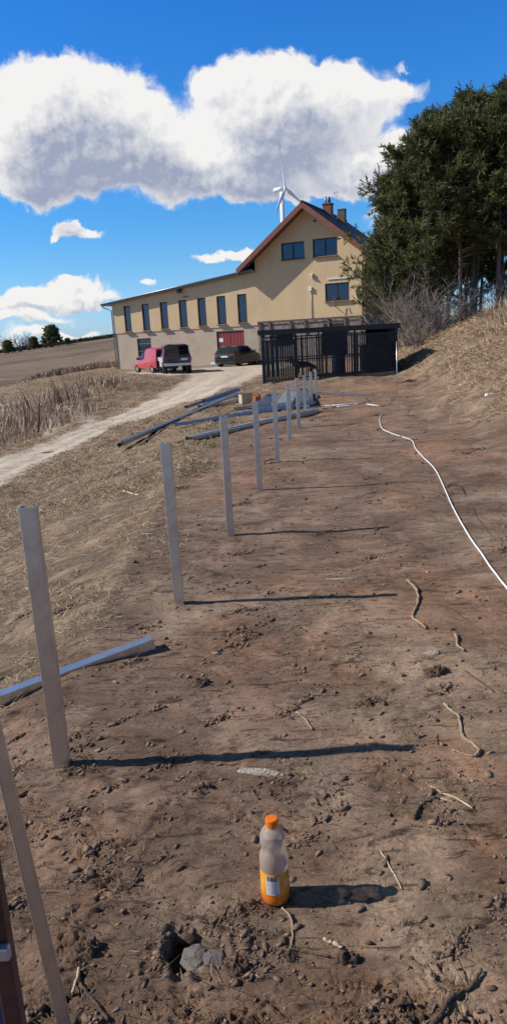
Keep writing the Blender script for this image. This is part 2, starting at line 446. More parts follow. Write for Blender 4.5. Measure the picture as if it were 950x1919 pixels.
def world():
    w = bpy.data.worlds.new('World'); scene.world = w; w.use_nodes = True
    nt = w.node_tree; nt.nodes.clear(); N = lambda t, **k: mknode(nt, t, **k)
    # density group
    g = bpy.data.node_groups.new('cloud_density', 'ShaderNodeTree')
    g.interface.new_socket('p', in_out='INPUT', socket_type='NodeSocketVector')
    g.interface.new_socket('d', in_out='OUTPUT', socket_type='NodeSocketFloat')
    g.interface.new_socket('smooth', in_out='OUTPUT', socket_type='NodeSocketFloat')
    G = lambda t, **k: mknode(g, t, **k)
    gi = G('NodeGroupInput'); go = G('NodeGroupOutput')
    def gm(op, a, b=None):
        n = G('ShaderNodeMath', operation=op)
        for i, q in enumerate((a, b)):
            if q is None: continue
            if isinstance(q, (int, float)): n.inputs[i].default_value = q
            else: g.links.new(q, n.inputs[i])
        return n.outputs[0]
    def vn(op, a, b):
        n = G('ShaderNodeVectorMath', operation=op)
        for i, q in enumerate((a, b)):
            if isinstance(q, tuple): n.inputs[i].default_value = q
            elif q is not None: g.links.new(q, n.inputs[i])
        return n
    def warp(p, sc, amt, det):
        n = G('ShaderNodeTexNoise'); n.inputs['Scale'].default_value = sc; n.inputs['Detail'].default_value = det; n.inputs['Roughness'].default_value = .6
        g.links.new(p, n.inputs['Vector'])
        d = vn('SUBTRACT', n.outputs[1], (.5, .5, .5)).outputs[0]
        d = vn('MULTIPLY', d, (amt, amt, 0)).outputs[0]
        return vn('ADD', p, d).outputs[0]
    p0 = gi.outputs[0]
    p = warp(p0, .22, 3.2, 2.0)
    p = warp(p, .9, 1.25, 3.0)
    p = warp(p, 2.2, .55, 3.0)
    acc = None
    for az, el, rx, ry, wt in CLOUDS:
        v = vn('SUBTRACT', p, (az, el, 0)).outputs[0]
        v = vn('MULTIPLY', v, (1 / rx, 1 / ry, 0)).outputs[0]
        L = vn('DOT_PRODUCT', v, v).outputs['Value']
        e = gm('MULTIPLY', gm('EXPONENT', gm('MULTIPLY', L, -1.5)), wt)
        acc = e if acc is None else gm('ADD', acc, e)
    n = G('ShaderNodeTexNoise'); n.inputs['Scale'].default_value = .8; n.inputs['Detail'].default_value = 4.5; n.inputs['Roughness'].default_value = .62
    g.links.new(p0, n.inputs['Vector'])
    g.links.new(gm('MULTIPLY', acc, gm('ADD', gm('MULTIPLY', n.outputs[0], .5), .75)), go.inputs[1])
    acc = gm('MULTIPLY', acc, gm('ADD', gm('MULTIPLY', n.outputs[0], 1.3), .35))
    g.links.new(acc, go.inputs[0])
    # main tree
    def m(op, a, b=None):
        nn = N('ShaderNodeMath', operation=op)
        for i, q in enumerate((a, b)):
            if q is None: continue
            if isinstance(q, (int, float)): nn.inputs[i].default_value = q
            else: nt.links.new(q, nn.inputs[i])
        return nn.outputs[0]
    tc = N('ShaderNodeTexCoord'); s = N('ShaderNodeSeparateXYZ'); nt.links.new(tc.outputs['Generated'], s.inputs[0])
    az = m('MULTIPLY', m('ARCTAN2', s.outputs[0], s.outputs[1]), 57.29578)
    el = m('MULTIPLY', m('ARCSINE', s.outputs[2]), 57.29578)
    cb = N('ShaderNodeCombineXYZ'); nt.links.new(az, cb.inputs[0]); nt.links.new(el, cb.inputs[1])
    def dens(off, k=1):
        v = N('ShaderNodeVectorMath', operation='ADD'); nt.links.new(cb.outputs[0], v.inputs[0]); v.inputs[1].default_value = off
        gr = N('ShaderNodeGroup'); gr.node_tree = g; nt.links.new(v.outputs[0], gr.inputs[0]); return gr.outputs[k]
    d0 = dens((0, 0, 0), 0); d1 = dens((-.7, 1.1, 0)); d2 = dens((-1.6, 3.0, 0))
    def mr(v, a, b, lo=0., hi=1.):
        nn = N('ShaderNodeMapRange'); nn.interpolation_type = 'SMOOTHSTEP'; nt.links.new(v, nn.inputs[0])
        for i, q in enumerate((a, b, lo, hi)): nn.inputs[i + 1].default_value = q
        return nn.outputs[0]
    alpha = mr(d0, .13, .42)
    dn = dens((-.32, .5, 0), 0)
    shade = m('ADD', mr(d1, .4, 2.4, 0., .42), mr(d2, .22, 1.7, 0., .82))
    shade = m('MULTIPLY', m('MINIMUM', shade, .86), mr(d0, .2, .9, .25, 1.))
    shade = m('MINIMUM', m('MAXIMUM', m('SUBTRACT', shade, m('MULTIPLY', m('SUBTRACT', d0, dn), .6)), 0.0), 1.0)
    mixc = N('ShaderNodeMix', data_type='RGBA'); nt.links.new(shade, mixc.inputs[0])
    mixc.inputs[6].default_value = (.98, .97, .96, 1); mixc.inputs[7].default_value = (.37, .42, .57, 1)
    sky = N('ShaderNodeTexSky', sky_type='NISHITA'); sky.sun_disc = False
    sky.sun_elevation = SUN_EL; sky.sun_rotation = R_(-90) - SUN_A
    sky.altitude = 100; sky.air_density = 1.0; sky.dust_density = .5; sky.ozone_density = 1.0
    # sky tint by elevation: deeper blue low, unseen zenith greyed for neutral shadows
    rp = N('ShaderNodeValToRGB'); nt.links.new(m('DIVIDE', el, 60.0), rp.inputs[0]); ce = rp.color_ramp.elements
    K = 1 / 2.4
    stops = ((.0, (.78, 1.12, 1.95)), (.035, (.66, 1.08, 1.85)), (.085, (.50, .98, 1.56)), (.135, (.36, .94, 1.56)), (.26, (.235, .90, 1.70)), (.37, (.19, .86, 1.78)), (.55, (.40, .47, .54)), (1.0, (.46, .42, .39)))
    ce[0].position = 0; ce[0].color = c4([v * K for v in stops[0][1]]); ce[1].position = 1; ce[1].color = c4([v * K for v in stops[-1][1]])
    for ps, cc in stops[1:-1]:
        q = ce.new(ps); q.color = c4([v * K for v in cc])
    hs = N('ShaderNodeMix', data_type='RGBA', blend_type='MULTIPLY'); hs.inputs[0].default_value = 1.0
    nt.links.new(sky.outputs[0], hs.inputs[6]); nt.links.new(rp.outputs[0], hs.inputs[7])
    STR = .10
    bg = N('ShaderNodeBackground'); nt.links.new(hs.outputs[2], bg.inputs[0]); bg.inputs[1].default_value = STR * 2.4
    bc = N('ShaderNodeBackground'); nt.links.new(mixc.outputs[2], bc.inputs[0]); bc.inputs[1].default_value = .92
    ms = N('ShaderNodeMixShader'); nt.links.new(alpha, ms.inputs[0]); nt.links.new(bg.outputs[0], ms.inputs[1]); nt.links.new(bc.outputs[0], ms.inputs[2])
    out = N('ShaderNodeOutputWorld'); nt.links.new(ms.outputs[0], out.inputs[0])
    w.cycles.sampling_method = 'MANUAL'; w.cycles.sample_map_resolution = 512
world()
vs_ = scene.view_settings
vs_.view_transform = 'Standard'; vs_.look = 'None'; vs_.gamma = 1; vs_.use_curve_mapping = False; vs_.exposure = 0
scene.render.engine = 'CYCLES'
scene.cycles.use_denoising = True; scene.cycles.denoiser = 'OPENIMAGEDENOISE'; scene.cycles.denoising_input_passes = 'RGB_ALBEDO_NORMAL'; scene.cycles.denoising_prefilter = 'ACCURATE'
scene.cycles.max_bounces = 8; scene.cycles.transmission_bounces = 8; scene.cycles.transparent_max_bounces = 12
scene.cycles.caustics_refractive = False; scene.cycles.caustics_reflective = False

# ------------------------------------------------------------------ ground
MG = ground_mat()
def build_ground():
    D = .0036
    th = np.concatenate([np.arange(-36, 36.01, math.degrees(D)), ])
    step = math.degrees(D); a = 36.0; right = []
    while a < 178:
        step = min(step * 1.12, 5); a += step; right.append(min(a, 180))
    if right[-1] < 180: right.append(180.)
    th = np.concatenate([-np.array(right[:-1])[::-1], th, np.array(right)])
    rs = [.05, .2, .4, .6, .75, .85]; r = .92
    while r < 3500:
        rs.append(r)
        r *= 1 + (D if r < 42 else min(.03, D * (r / 42)**1.2))
    rs.append(4500.)
    rs = np.array(rs); T, Rr = np.meshgrid(np.radians(th), rs)
    X = (np.sin(T) * Rr).ravel(); Y = (np.cos(T) * Rr).ravel()
    dr = np.gradient(rs); dth = np.gradient(np.radians(th))
    S = np.maximum(np.repeat(dr, len(th)), (Rr * dth[None, :]).ravel() * .9)
    Z = terrain(X, Y, np.maximum(S, .002))
    nr, na = len(rs), len(th)
    V = np.stack([X, Y, Z], 1)
    i = np.arange(nr - 1)[:, None] * na; j = np.arange(na)[None, :]; j2 = (j + 1) % na
    Fq = np.stack([i + j, i + na + j, i + na + j2, i + j2], -1).reshape(-1, 4)
    V = np.vstack([V, [[0, 0, gz(0, 0)]]])
    road, grass, soil, field = masks(X, Y)
    red = sstep(-.05, .55, noise2(X * .55, Y * .4, 50) + .35 * noise2(X * 2.2, Y * 1.6, 51) + .25 * np.exp(-((X + .5) / .5)**2 - ((Y - 1.9) / .7)**2)) * soil
    red = np.maximum(red, .8 * soil * np.exp(-((X - 2.6) / 1.6)**2 - ((Y - 23) / 3.0)**2))
    pale = sstep(.1, .6, noise2(X * .7, Y * .8, 52) + .5 * noise2(X * 2.9, Y * 2.5, 53) + .35 * np.exp(-((X - .25) / .35)**2 - ((Y - 2.1) / .5)**2)) * soil
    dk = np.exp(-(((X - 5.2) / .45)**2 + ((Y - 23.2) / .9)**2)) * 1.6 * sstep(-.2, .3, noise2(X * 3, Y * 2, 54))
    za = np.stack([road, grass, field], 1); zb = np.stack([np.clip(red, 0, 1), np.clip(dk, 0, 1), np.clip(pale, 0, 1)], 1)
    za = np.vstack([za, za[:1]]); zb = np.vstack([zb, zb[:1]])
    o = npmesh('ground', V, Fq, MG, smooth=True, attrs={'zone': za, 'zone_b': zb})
    tag(o, 'churned brown soil strip with dry grass, dirt road and bank', 'ground', kind='structure')
build_ground()

# ------------------------------------------------------------------ blades, clods and litter (uncountable)
def blades(name, P, L, W, ang, tilt, matl, bend=.35, label=None, cat=None):
    """P (n,3), length, width, heading, tilt from horizontal; two segments"""
    n = len(P); d = np.stack([np.cos(ang) * np.cos(tilt), np.sin(ang) * np.cos(tilt), np.sin(tilt)], 1)
    side = np.stack([-np.sin(ang), np.cos(ang), np.zeros(n)], 1)
    tw = rng.uniform(-.6, .6, n)[:, None]
    side = side + np.cross(d, side) * tw
    side /= np.linalg.norm(side, axis=1)[:, None]
    W = W[:, None]; Lc = L[:, None]
    mid = P + d * Lc * .55
    d2 = d + np.stack([rng.normal(0, bend, n), rng.normal(0, bend, n), -np.abs(rng.normal(0, bend, n))], 1)
    d2 /= np.linalg.norm(d2, axis=1)[:, None]
    tip = mid + d2 * Lc * .45
    V = np.stack([P - side * W * .5, P + side * W * .5, mid + side * W * .42, mid - side * W * .42, tip + side * W * .1, tip - side * W * .1], 1).reshape(-1, 3)
    b = np.arange(n)[:, None] * 6
    Fq = np.concatenate([b + np.array([[0, 1, 2, 3]]), b + np.array([[3, 2, 4, 5]])], 0)
    t = np.repeat(np.clip(rng.normal(.5, .22, n), 0, 1), 6)
    o = npmesh(name, V, Fq, matl, attrs={'tint': t})
    return tag(o, label, cat, kind='stuff')

def wedge(n, r0, r1, a0, a1, pw=1.0):
    """points spread evenly in log distance inside a wedge seen from the path"""
    r = np.exp(rng.uniform(math.log(r0), math.log(r1), n)); a = np.radians(rng.uniform(a0, a1, n))
    return np.sin(a) * r, np.cos(a) * r, r

STRAW = blade_mat('dry_straw', [(.10, .068, .04), (.26, .185, .11), (.46, .35, .22), (.62, .50, .34)])
BANKG = blade_mat('bank_grass', [(.20, .13, .08), (.44, .315, .195), (.62, .47, .31), (.74, .60, .44)])
LITTER = blade_mat('root_litter', [(.03, .02, .014), (.07, .045, .03), (.16, .11, .075), (.40, .31, .21)])
REED = blade_mat('reed', [(.14, .095, .065), (.32, .225, .16), (.50, .365, .265), (.64, .51, .39)])
VERGE = blade_mat('verge_grass', [(.13, .10, .052), (.27, .205, .11), (.43, .33, .195), (.56, .44, .29)])

TUFTS = []
for _ in range(190):
    r_ = math.exp(random.uniform(math.log(1.25), math.log(21))); a_ = R_(random.uniform(-30, 27)); x_, y_ = math.sin(a_) * r_, math.cos(a_) * r_
    so_ = float(masks(np.array([x_]), np.array([y_]))[2][0])
    if random.random() < .25 + .75 * so_ and x_ > -6: TUFTS.append((x_, y_, random.uniform(.018, .055) * (.8 + .10 * r_), int(random.uniform(25, 120))))

def scatter_grass():
    x, y, r = wedge(150000, 2.2, 26, -34, 6)
    road, grass, soil, field = masks(x, y)
    den = grass * np.clip(.45 + .9 * noise2(x * 1.3, y * 1.1, 60) + .5 * noise2(x * 5, y * 5, 61), 0.04, 1)
    k = (rng.random(len(x)) < den * .30) & (x < 1.5)
    x, y, r = x[k], y[k], r[k]; n = len(x)
    P = np.stack([x, y, terrain(x, y) + .002], 1)
    blades('matted_dry_grass', P, rng.uniform(.04, .13, n) * np.clip(.7 + r * .05, .8, 1.6), np.maximum(.0028, .0009 * r) * rng.uniform(.7, 1.3, n),
           rng.uniform(0, 6.283, n), np.abs(rng.normal(.12, .22, n)), STRAW, label='flattened dry straw coloured grass left of the posts', cat='grass')
    # verge by the road and mound near the cars: a little greener
    x, y, r = wedge(60000, 9, 56, -24, 4)
    road, grass, soil, field = masks(x, y)
    k = (rng.random(len(x)) < grass * np.clip(.5 + noise2(x * .7, y * .7, 62), 0.1, 1)) & (x < pl(y, [0, 20, 30, 60], [-1, 0, 0, -1])) & ~((y > 50) & (x > -10))
    x, y, r = x[k], y[k], r[k]; n = len(x)
    P = np.stack([x, y, terrain(x, y)], 1)
    blades('verge_grass', P, rng.uniform(.05, .14, n), np.maximum(.005, .0009 * r) * rng.uniform(.7, 1.3, n), rng.uniform(0, 6.283, n), rng.uniform(.0, .75, n), VERGE,
           label='short yellow green grass on the road verge and mound by the cars', cat='grass')
    # bank
    x, y, r = wedge(170000, 9, 48, 4, 30)
    d = x - foot(y)
    den = sstep(-.7, .9, d + .9 * noise2(x * .8, y * .6, 63)) * np.clip(.55 + .8 * noise2(x * 1.2, y * .9, 64), .08, 1)
    k = rng.random(len(x)) < den
    x, y, r, d = x[k], y[k], r[k], d[k]; n = len(x)
    P = np.stack([x, y, terrain(x, y)], 1)
    tall = sstep(.2, .6, noise2(x * .55, y * .4, 65)) * sstep(.8, 3, d)
    L = rng.uniform(.08, .26, n) * (1 + 2.0 * tall)
    ang = rng.normal(math.pi * 1.05, .9, n)
    blades('bank_grass', P, L, np.maximum(.004, .0009 * r) * rng.uniform(.6, 1.3, n), ang, np.clip(rng.normal(.25, .35, n) + tall * .8, -.2, 1.4), BANKG,
           label='long tan dry grass combed down the bank on the far side', cat='grass')
    # weeds left of the road
    x = rng.uniform(-20, -5.6, 26000); y = rng.uniform(11, 34, 26000)
    rl = pl(y, ROAD_Y, ROAD_L)
    k = (x < rl - .8 - rng.random(len(x))) & (rng.random(len(x)) < np.clip(.75 + noise2(x * .6, y * .5, 66) * 1.2, .0, 1) * sstep(0.3, 1.6, rl - x) * (1 - sstep(7, 12, rl - x + .15 * (y - 14))))
    x, y = x[k], y[k]; n = len(x); r = np.hypot(x, y)
    P = np.stack([x, y, terrain(x, y)], 1)
    blades('dry_weeds', P, rng.uniform(.12, .55, n) * (1 + .5 * (rng.random(n) < .08)), np.maximum(.007, .0009 * r) * rng.uniform(.6, 1.4, n), rng.uniform(0, 6.283, n), rng.uniform(.7, 1.5, n), REED, bend=.25,
           label='dense brown dead weeds standing beyond the dirt road', cat='weeds')
    # litter on the bare soil
    x, y, r = wedge(16000, 1.1, 22, -30, 28)
    road, grass, soil, field = masks(x, y)
    k = rng.random(len(x)) < soil * np.clip(.25 + 1.0 * noise2(x * 1.4, y * 1.2, 67), .03, 1)
    x, y = x[k], y[k]
    for cx, cy, cr_, cn in TUFTS:
        q = max(3, cn // 6); x = np.concatenate([x, cx + rng.normal(0, 1.1, q) * cr_]); y = np.concatenate([y, cy + rng.normal(0, .9, q) * cr_])
    n = len(x); r = np.hypot(x, y)
    P = np.stack([x, y, terrain(x, y) + .003], 1)
    blades('straw_litter', P, rng.gamma(2., .015, n) + .008, np.maximum(.0018, .0007 * r) * rng.uniform(.6, 1.5, n), rng.uniform(0, 6.283, n), np.abs(rng.normal(.15, .3, n)), LITTER,
           label='small bits of straw and root scattered on the bare soil', cat='litter')
scatter_grass()

def clods():
    t = (1 + 5**.5) / 2
    iv = np.array([(-1,t,0),(1,t,0),(-1,-t,0),(1,-t,0),(0,-1,t),(0,1,t),(0,-1,-t),(0,1,-t),(t,0,-1),(t,0,1),(-t,0,-1),(-t,0,1)], float); iv /= np.linalg.norm(iv[0])
    fi = np.array([(0,11,5),(0,5,1),(0,1,7),(0,7,10),(0,10,11),(1,5,9),(5,11,4),(11,10,2),(10,7,6),(7,1,8),(3,9,4),(3,4,2),(3,2,6),(3,6,8),(3,8,9),(4,9,5),(2,4,11),(6,2,10),(8,6,7),(9,8,1)])
    x, y, r = wedge(70000, 1.0, 30, -32, 28)
    road, grass, soil, field = masks(x, y)
    den = (soil + .35 * grass) * np.clip(-.10 + .9 * sstep(.0, .45, noise2(x * 2.3, y * 1.9, 34) + .5 * noise2(x * 6, y * 5, 35)) * (.4 + noise2(x * 9, y * 7, 71)), .10, .8) * np.clip(.5 + r * .14, 0, 1)
    den = np.maximum(den, .9 * np.exp(-(((x + .05) / .12)**2 + ((y - 1.63) / .07)**2)))
    k = rng.random(len(x)) < den
    x, y, r = x[k], y[k], r[k]; n = len(x)
    # a ring of lumps thrown out of the hole
    q = 160; a = rng.uniform(0, 6.283, q); rr = rng.normal(1.25, .22, q)
    x = np.concatenate([x, HOLE[0] + np.cos(a) * .088 * rr + .05 * (np.cos(a) > 0)]); y = np.concatenate([y, HOLE[1] + np.sin(a) * .066 * rr]); n = len(x); r = np.hypot(x, y)
    s = np.minimum(rng.gamma(1.1, .0030, n) + .0016, .016) * np.clip(.7 + r * .07, .75, 2.2)
    lift = s * .25; dk = np.zeros(n)
    for cx, cy, cr_, cn in TUFTS:
        g1 = rng.normal(0, 1, cn) * cr_; g2 = rng.normal(0, .42, cn) * cr_
        xx = cx + g1 * .80 - g2 * .6; yy = cy + g1 * .6 + g2 * .80; rr_ = math.hypot(cx, cy)
        ss = np.minimum(rng.gamma(1.2, .0022, cn) + .0014, .013) * np.clip(.75 + rr_ * .09, .8, 2.2)
        x = np.concatenate([x, xx]); y = np.concatenate([y, yy]); s = np.concatenate([s, ss])
        lift = np.concatenate([lift, ss * .3 + np.exp(-(g1 / cr_)**2 - (g2 / cr_ / .42)**2) * cr_ * .16 * rng.random(cn)]); dk = np.concatenate([dk, np.full(cn, .08)])
    n = len(x)
    V = iv[None] * (1 + rng.uniform(-.62, .45, (n, 12, 1)))
    V = V * (np.stack([rng.uniform(.9, 2.1, n), rng.uniform(.6, 1.1, n), rng.uniform(.35, .75, n)], 1) * s[:, None])[:, None, :]
    a = rng.normal(.7, .6, n); ca, sa = np.cos(a)[:, None], np.sin(a)[:, None]
    V = np.stack([V[..., 0] * ca - V[..., 1] * sa, V[..., 0] * sa + V[..., 1] * ca, V[..., 2]], -1)
    V += np.stack([x, y, terrain(x, y) + lift], 1)[:, None, :]
    Fq = (np.arange(n)[:, None, None] * 12 + fi[None]).reshape(-1, 3)
    m = blade_mat('clod_soil', [(.11, .072, .052), (.19, .125, .09), (.27, .182, .132), (.36, .25, .185)], .95)
    o = npmesh('soil_crumbs', V.reshape(-1, 3), Fq, m, attrs={'tint': np.repeat(np.clip(rng.normal(.42, .22, n) - dk, 0, 1), 12)})
    tag(o, 'loose crumbs and clods of brown soil lying on the strip', 'soil', kind='stuff')
clods()
#PART2
# ------------------------------------------------------------------ materials of the things
GALV = mat('galvanised_steel', (.70, .69, .665), .33, .9, var=(.56, .555, .54), vscale=14, bump=.04, bscale=60, dirt=(.30, .27, .24), dscale=5, damt=.35)
GALV_DARK = mat('weathered_galvanised_steel', (.36, .40, .45), .4, .8, var=(.22, .25, .29), vscale=6, dirt=(.2, .17, .14), dscale=4, damt=.4)
MAROON = mat('maroon_paint', (.075, .030, .028), .35, .2, var=(.13, .05, .045), vscale=12, dirt=(.22, .13, .09), dscale=9, damt=.6)
BLUEP = mat('blue_paint', (.025, .06, .22), .45, .1, var=(.04, .09, .28), vscale=8, dirt=(.2, .15, .1), dscale=10, damt=.5)
PALE_M = mat('bare_light_metal', (.62, .62, .60), .4, .6, dirt=(.25, .12, .1), dscale=14, damt=.6)
REDTIP = mat('red_paint', (.22, .03, .025), .5)
WHITE_PL = mat('white_plastic', (.80, .79, .76), .45, dirt=(.42, .34, .27), dscale=6, damt=.45)
CARD = mat('cardboard', (.56, .44, .30), .85, var=(.48, .36, .24), vscale=4)
ORANGE = mat('orange_plastic', (.62, .13, .035), .45)
BLACKP = mat('black_sheet', (.018, .018, .022), .4, var=(.04, .04, .05), vscale=6, bump=.5, bscale=9)
FILM = mat('pale_film', (.55, .58, .62), .3, var=(.35, .38, .43), vscale=7, bump=.5, bscale=12)
ROOT = mat('pale_root', (.40, .30, .20), .85, var=(.24, .165, .10), vscale=30, bump=.4, bscale=120)
STICK = mat('dark_stick', (.075, .050, .036), .9, var=(.15, .10, .07), vscale=30, bump=.5, bscale=110)
STRAWM = mat('straw_stalk', (.58, .47, .31), .7, var=(.42, .32, .2), vscale=25)
CRUST = mat('pale_crust', (.50, .44, .37), .9, var=(.33, .26, .20), vscale=35, bump=.7, bscale=90)
STONE = mat('stone_reddish', (.30, .20, .15), .85, var=(.2, .13, .1), vscale=60, bump=.4, bscale=120)
CONC = mat('wet_concrete', (.175, .155, .145), .75, var=(.12, .105, .1), vscale=30, bump=.4, bscale=90)
SOILM = mat('clod_soil_lump', (.135, .086, .058), .95, var=(.08, .052, .036), vscale=40, bump=1.0, bscale=70)

# ------------------------------------------------------------------ the row of C-profile posts
def c_outline(W, D, t=.0035, lip=.014, seg=3, rc=.0035):
    """closed outline of a lipped channel, web on -y, open to +y"""
    w, d = W / 2, D / 2
    o = []
    for cx, cy, a0 in ((-w + rc, -d + rc, 180), (w - rc, -d + rc, 270)):
        for k in range(seg + 1):
            a = R_(a0 + 90 * k / seg); o.append((cx + rc * math.cos(a), cy + rc * math.sin(a)))
    o += [(w, d), (w - lip, d), (w - lip, d - t), (w - t, d - t), (w - t, -d + t), (-w + t, -d + t), (-w + t, d - t), (-w + lip, d - t), (-w + lip, d), (-w, d)]
    return o
def channel(name, W, D, L, m, parent=None, **k):
    return MB().prism(c_outline(W, D, **k), lambda p, t: (p[0], p[1], t * L)).build(name, m, parent)

POSTS = [(-.839, 2.619, 1.072, 4, 'galvanised post nearest the bottle, its shadow the longest stripe in front'),
         (-.515, 4.414, 1.034, -2, 'second galvanised post, standing just behind the nearest full post'),
         (-.213, 6.083, 1.002, 6, 'darker galvanised post, third back from the one beside the loose profile'),
         (.085, 7.874, .955, 0, 'fourth galvanised post in the row, before the bright crossing channel'),
         (.37, 9.794, .906, -3, 'fifth galvanised post in the row, in front of the steel bundles'),
         (.661, 11.739, .875, 2, 'sixth galvanised post, halfway along the receding row'),
         (.959, 13.724, .834, 5, 'seventh galvanised post, in front of the folded sheets'),
         (1.285, 16.159, .739, -4, 'eighth galvanised post, third from the far end of the row'),
         (1.642, 18.478, .680, 3, 'galvanised post next to last before the dog pen'),
         (1.92, 20.048, .649, 0, 'last and farthest galvanised post, close to the dog pen')]
for i, (x, y, zt, rz, lab) in enumerate(POSTS):
    z0 = macro(np.array([x]), np.array([y]))[0] - .35
    o = channel('steel_post', .064, .048, zt - z0, GALV); o.location = (x, y, z0); o.rotation_euler = (R_(random.uniform(-.4, .4)), R_(random.uniform(-.5, .5)), R_(rz))
    tag(o, lab, 'post', 'galvanised posts set in a row along the soil strip')
# tilted post at the left edge
a = Vector((-.475, 1.305, -.06)); b = Vector((-.552, 1.29, 1.09)); q = (b - a).to_track_quat('Z', 'Y')
o = channel('steel_post', .029, .034, (b - a).length, GALV); o.rotation_mode = 'QUATERNION'
d = (b - a).normalized(); yv = Vector((-.42, 1, 0)); yv = (yv - d * yv.dot(d)).normalized(); xv = yv.cross(d)
o.rotation_quaternion = Matrix((xv, yv, d)).transposed().to_quaternion(); o.location = a
tag(o, 'tilted galvanised post leaning at the lower corner beside the maroon stand', 'post', 'galvanised posts set in a row along the soil strip')

# loose channel on the ground behind the first post
def lay(name, a, b, W, D, m, lift=0, roll=0, parent=None):
    a = Vector(a); b = Vector(b)
    o = channel(name, W, D, (b - a).length, m, parent)
    d = (b - a).normalized(); u = Vector((0, 0, 1)); xv = d.cross(u).normalized(); u = xv.cross(d)
    yv = (u * math.cos(roll) + xv * math.sin(roll)); xv2 = yv.cross(d)
    o.rotation_mode = 'QUATERNION'; o.rotation_quaternion = Matrix((xv2, yv, d)).transposed().to_quaternion(); o.location = a + Vector((0, 0, lift))
    return o
za, zb = gz(-1.36, 3.33), gz(-.6, 3.71)
o = lay('loose_channel', (-1.36, 3.33, za + .04), (-.6, 3.71, zb + .04), .07, .06, GALV, roll=R_(180))
tag(o, 'loose galvanised channel lying on the soil behind the nearest post', 'steel profile')
e = MB().box(-.031, -.026, -.004, .031, .026, .02).build('painted_end', REDTIP, o)

# maroon stand at the lower left corner
st = empty('work_stand', (-.552, 1.2, 0), 0, 'maroon steel stand with pale crossbar and blue plate at the lower corner', 'stand')
zf = gz(-.55, 1.2)
for x, y in ((0, 0), (-.46, -.06), (-.05, -.42), (-.5, -.46)):
    bevel(MB().box(x - .018, y - .016, zf - .03, x + .018, y + .016, .80).build('leg', MAROON, st), .004)
bevel(MB().box(-.50, -.034, .475, .024, -.0165, .505).build('crossbar', PALE_M, st), .004)
bevel(MB().box(-.55, -.48, .475, .0, -.462, .505).build('crossbar', PALE_M, st), .004)
bevel(MB().box(-.46, .0185, .245, -.0185, .028, .335).build('plate', BLUEP, st), .004)
bevel(MB().box(-.53, -.50, .8, .03, .03, .82).build('deck', MAROON, st), .004)

# ------------------------------------------------------------------ bottle
def pet_mat():
    m = bpy.data.materials.new('clear_bottle_plastic'); nt, N = nodes(m)
    out = N('ShaderNodeOutputMaterial'); d_ = N('ShaderNodeBsdfDiffuse'); d_.inputs[0].default_value = (.98, .82, .68, 1); tl = N('ShaderNodeBsdfTranslucent'); tl.inputs[0].default_value = (.98, .80, .62, 1)
    b = N('ShaderNodeMixShader'); b.inputs[0].default_value = .5; lk(nt, d_.outputs[0], b.inputs[1]); lk(nt, tl.outputs[0], b.inputs[2])
    t = N('ShaderNodeBsdfTransparent'); t.inputs[0].default_value = (.95, .91, .88, 1)
    gl = N('ShaderNodeBsdfGlossy'); gl.inputs['Roughness'].default_value = .07
    lw = N('ShaderNodeLayerWeight'); lw.inputs[0].default_value = .22
    mr = N('ShaderNodeMapRange'); mr.inputs[3].default_value = .52; mr.inputs[4].default_value = .78; lk(nt, lw.outputs['Facing'], mr.inputs[0])
    ms = N('ShaderNodeMixShader'); lk(nt, mr.outputs[0], ms.inputs[0]); lk(nt, t.outputs[0], ms.inputs[1]); lk(nt, b.outputs[0], ms.inputs[2])
    m2 = N('ShaderNodeMixShader'); lk(nt, lw.outputs['Fresnel'], m2.inputs[0]); lk(nt, ms.outputs[0], m2.inputs[1]); lk(nt, gl.outputs[0], m2.inputs[2]); lk(nt, m2.outputs[0], out.inputs[0])
    return m
PET = pet_mat()
JUICE = mat('orange_drink', (.82, .19, .015), .22, Coat_Weight=.5, Subsurface_Weight=.15)
CAPM = mat('orange_cap', (.88, .20, .012), .35, Subsurface_Weight=.1)
LABEL = mat('orange_label', (.86, .27, .02), .35, var=(.88, .46, .05), vscale=22, dirt=(.55, .12, .02), dscale=15, damt=.8)
LABEL_W = mat('label_white_panel', (.74, .70, .66), .45)
INK = mat('label_ink', (.06, .06, .08), .5)
INK2 = mat('label_ink_grey', (.36, .33, .33), .5)
bz = gz(.004, 1.835)
bt = empty('drink_bottle', (.004, 1.835, bz - .003), 0, 'half empty clear bottle with orange cap and orange drink standing on the soil', 'bottle')
prof = [(.002, .006), (.030, .0), (.038, .004), (.0425, .014), (.0430, .03), (.0425, .036), (.0425, .118), (.0430, .124), (.0435, .135), (.0430, .152), (.040, .166), (.0365, .176), (.0352, .184), (.0360, .192), (.0385, .203), (.0385, .216), (.0365, .228), (.032, .239), (.024, .249), (.0165, .254), (.0155, .258), (.0155, .272)]
body = MB().lathe(prof, 40); autosmooth(body.build('bottle_body', PET, bt), 60)
ji = MB().lathe([(.002, .0035), (.030, -.0004), (.0386, .0035), (.0431, .014), (.0436, .03), (.0431, .0365), (.0429, .0392), (.0412, .0396), (.0412, .052), (.002, .0522)], 40); autosmooth(ji.build('orange_drink', JUICE, bt), 60)
cp = MB()
n = 60; vs = []
for z, r in ((.2545, .0178), (.256, .0186), (.2575, .0186), (.259, .0180), (.2595, .0187), (.277, .0184), (.2795, .0172), (.2802, .0155)):
    for k in range(n):
        rr = r - (.0006 if (k % 2 and .2594 < z < .278) else 0)
        vs.append((rr * math.cos(2*math.pi*k/n), rr * math.sin(2*math.pi*k/n), z))
fs = [(i*n+k, i*n+(k+1) % n, (i+1)*n+(k+1) % n, (i+1)*n+k) for i in range(7) for k in range(n)] + [tuple(range(7*n, 8*n))]
cp.add(vs, fs).build('cap', CAPM, bt)
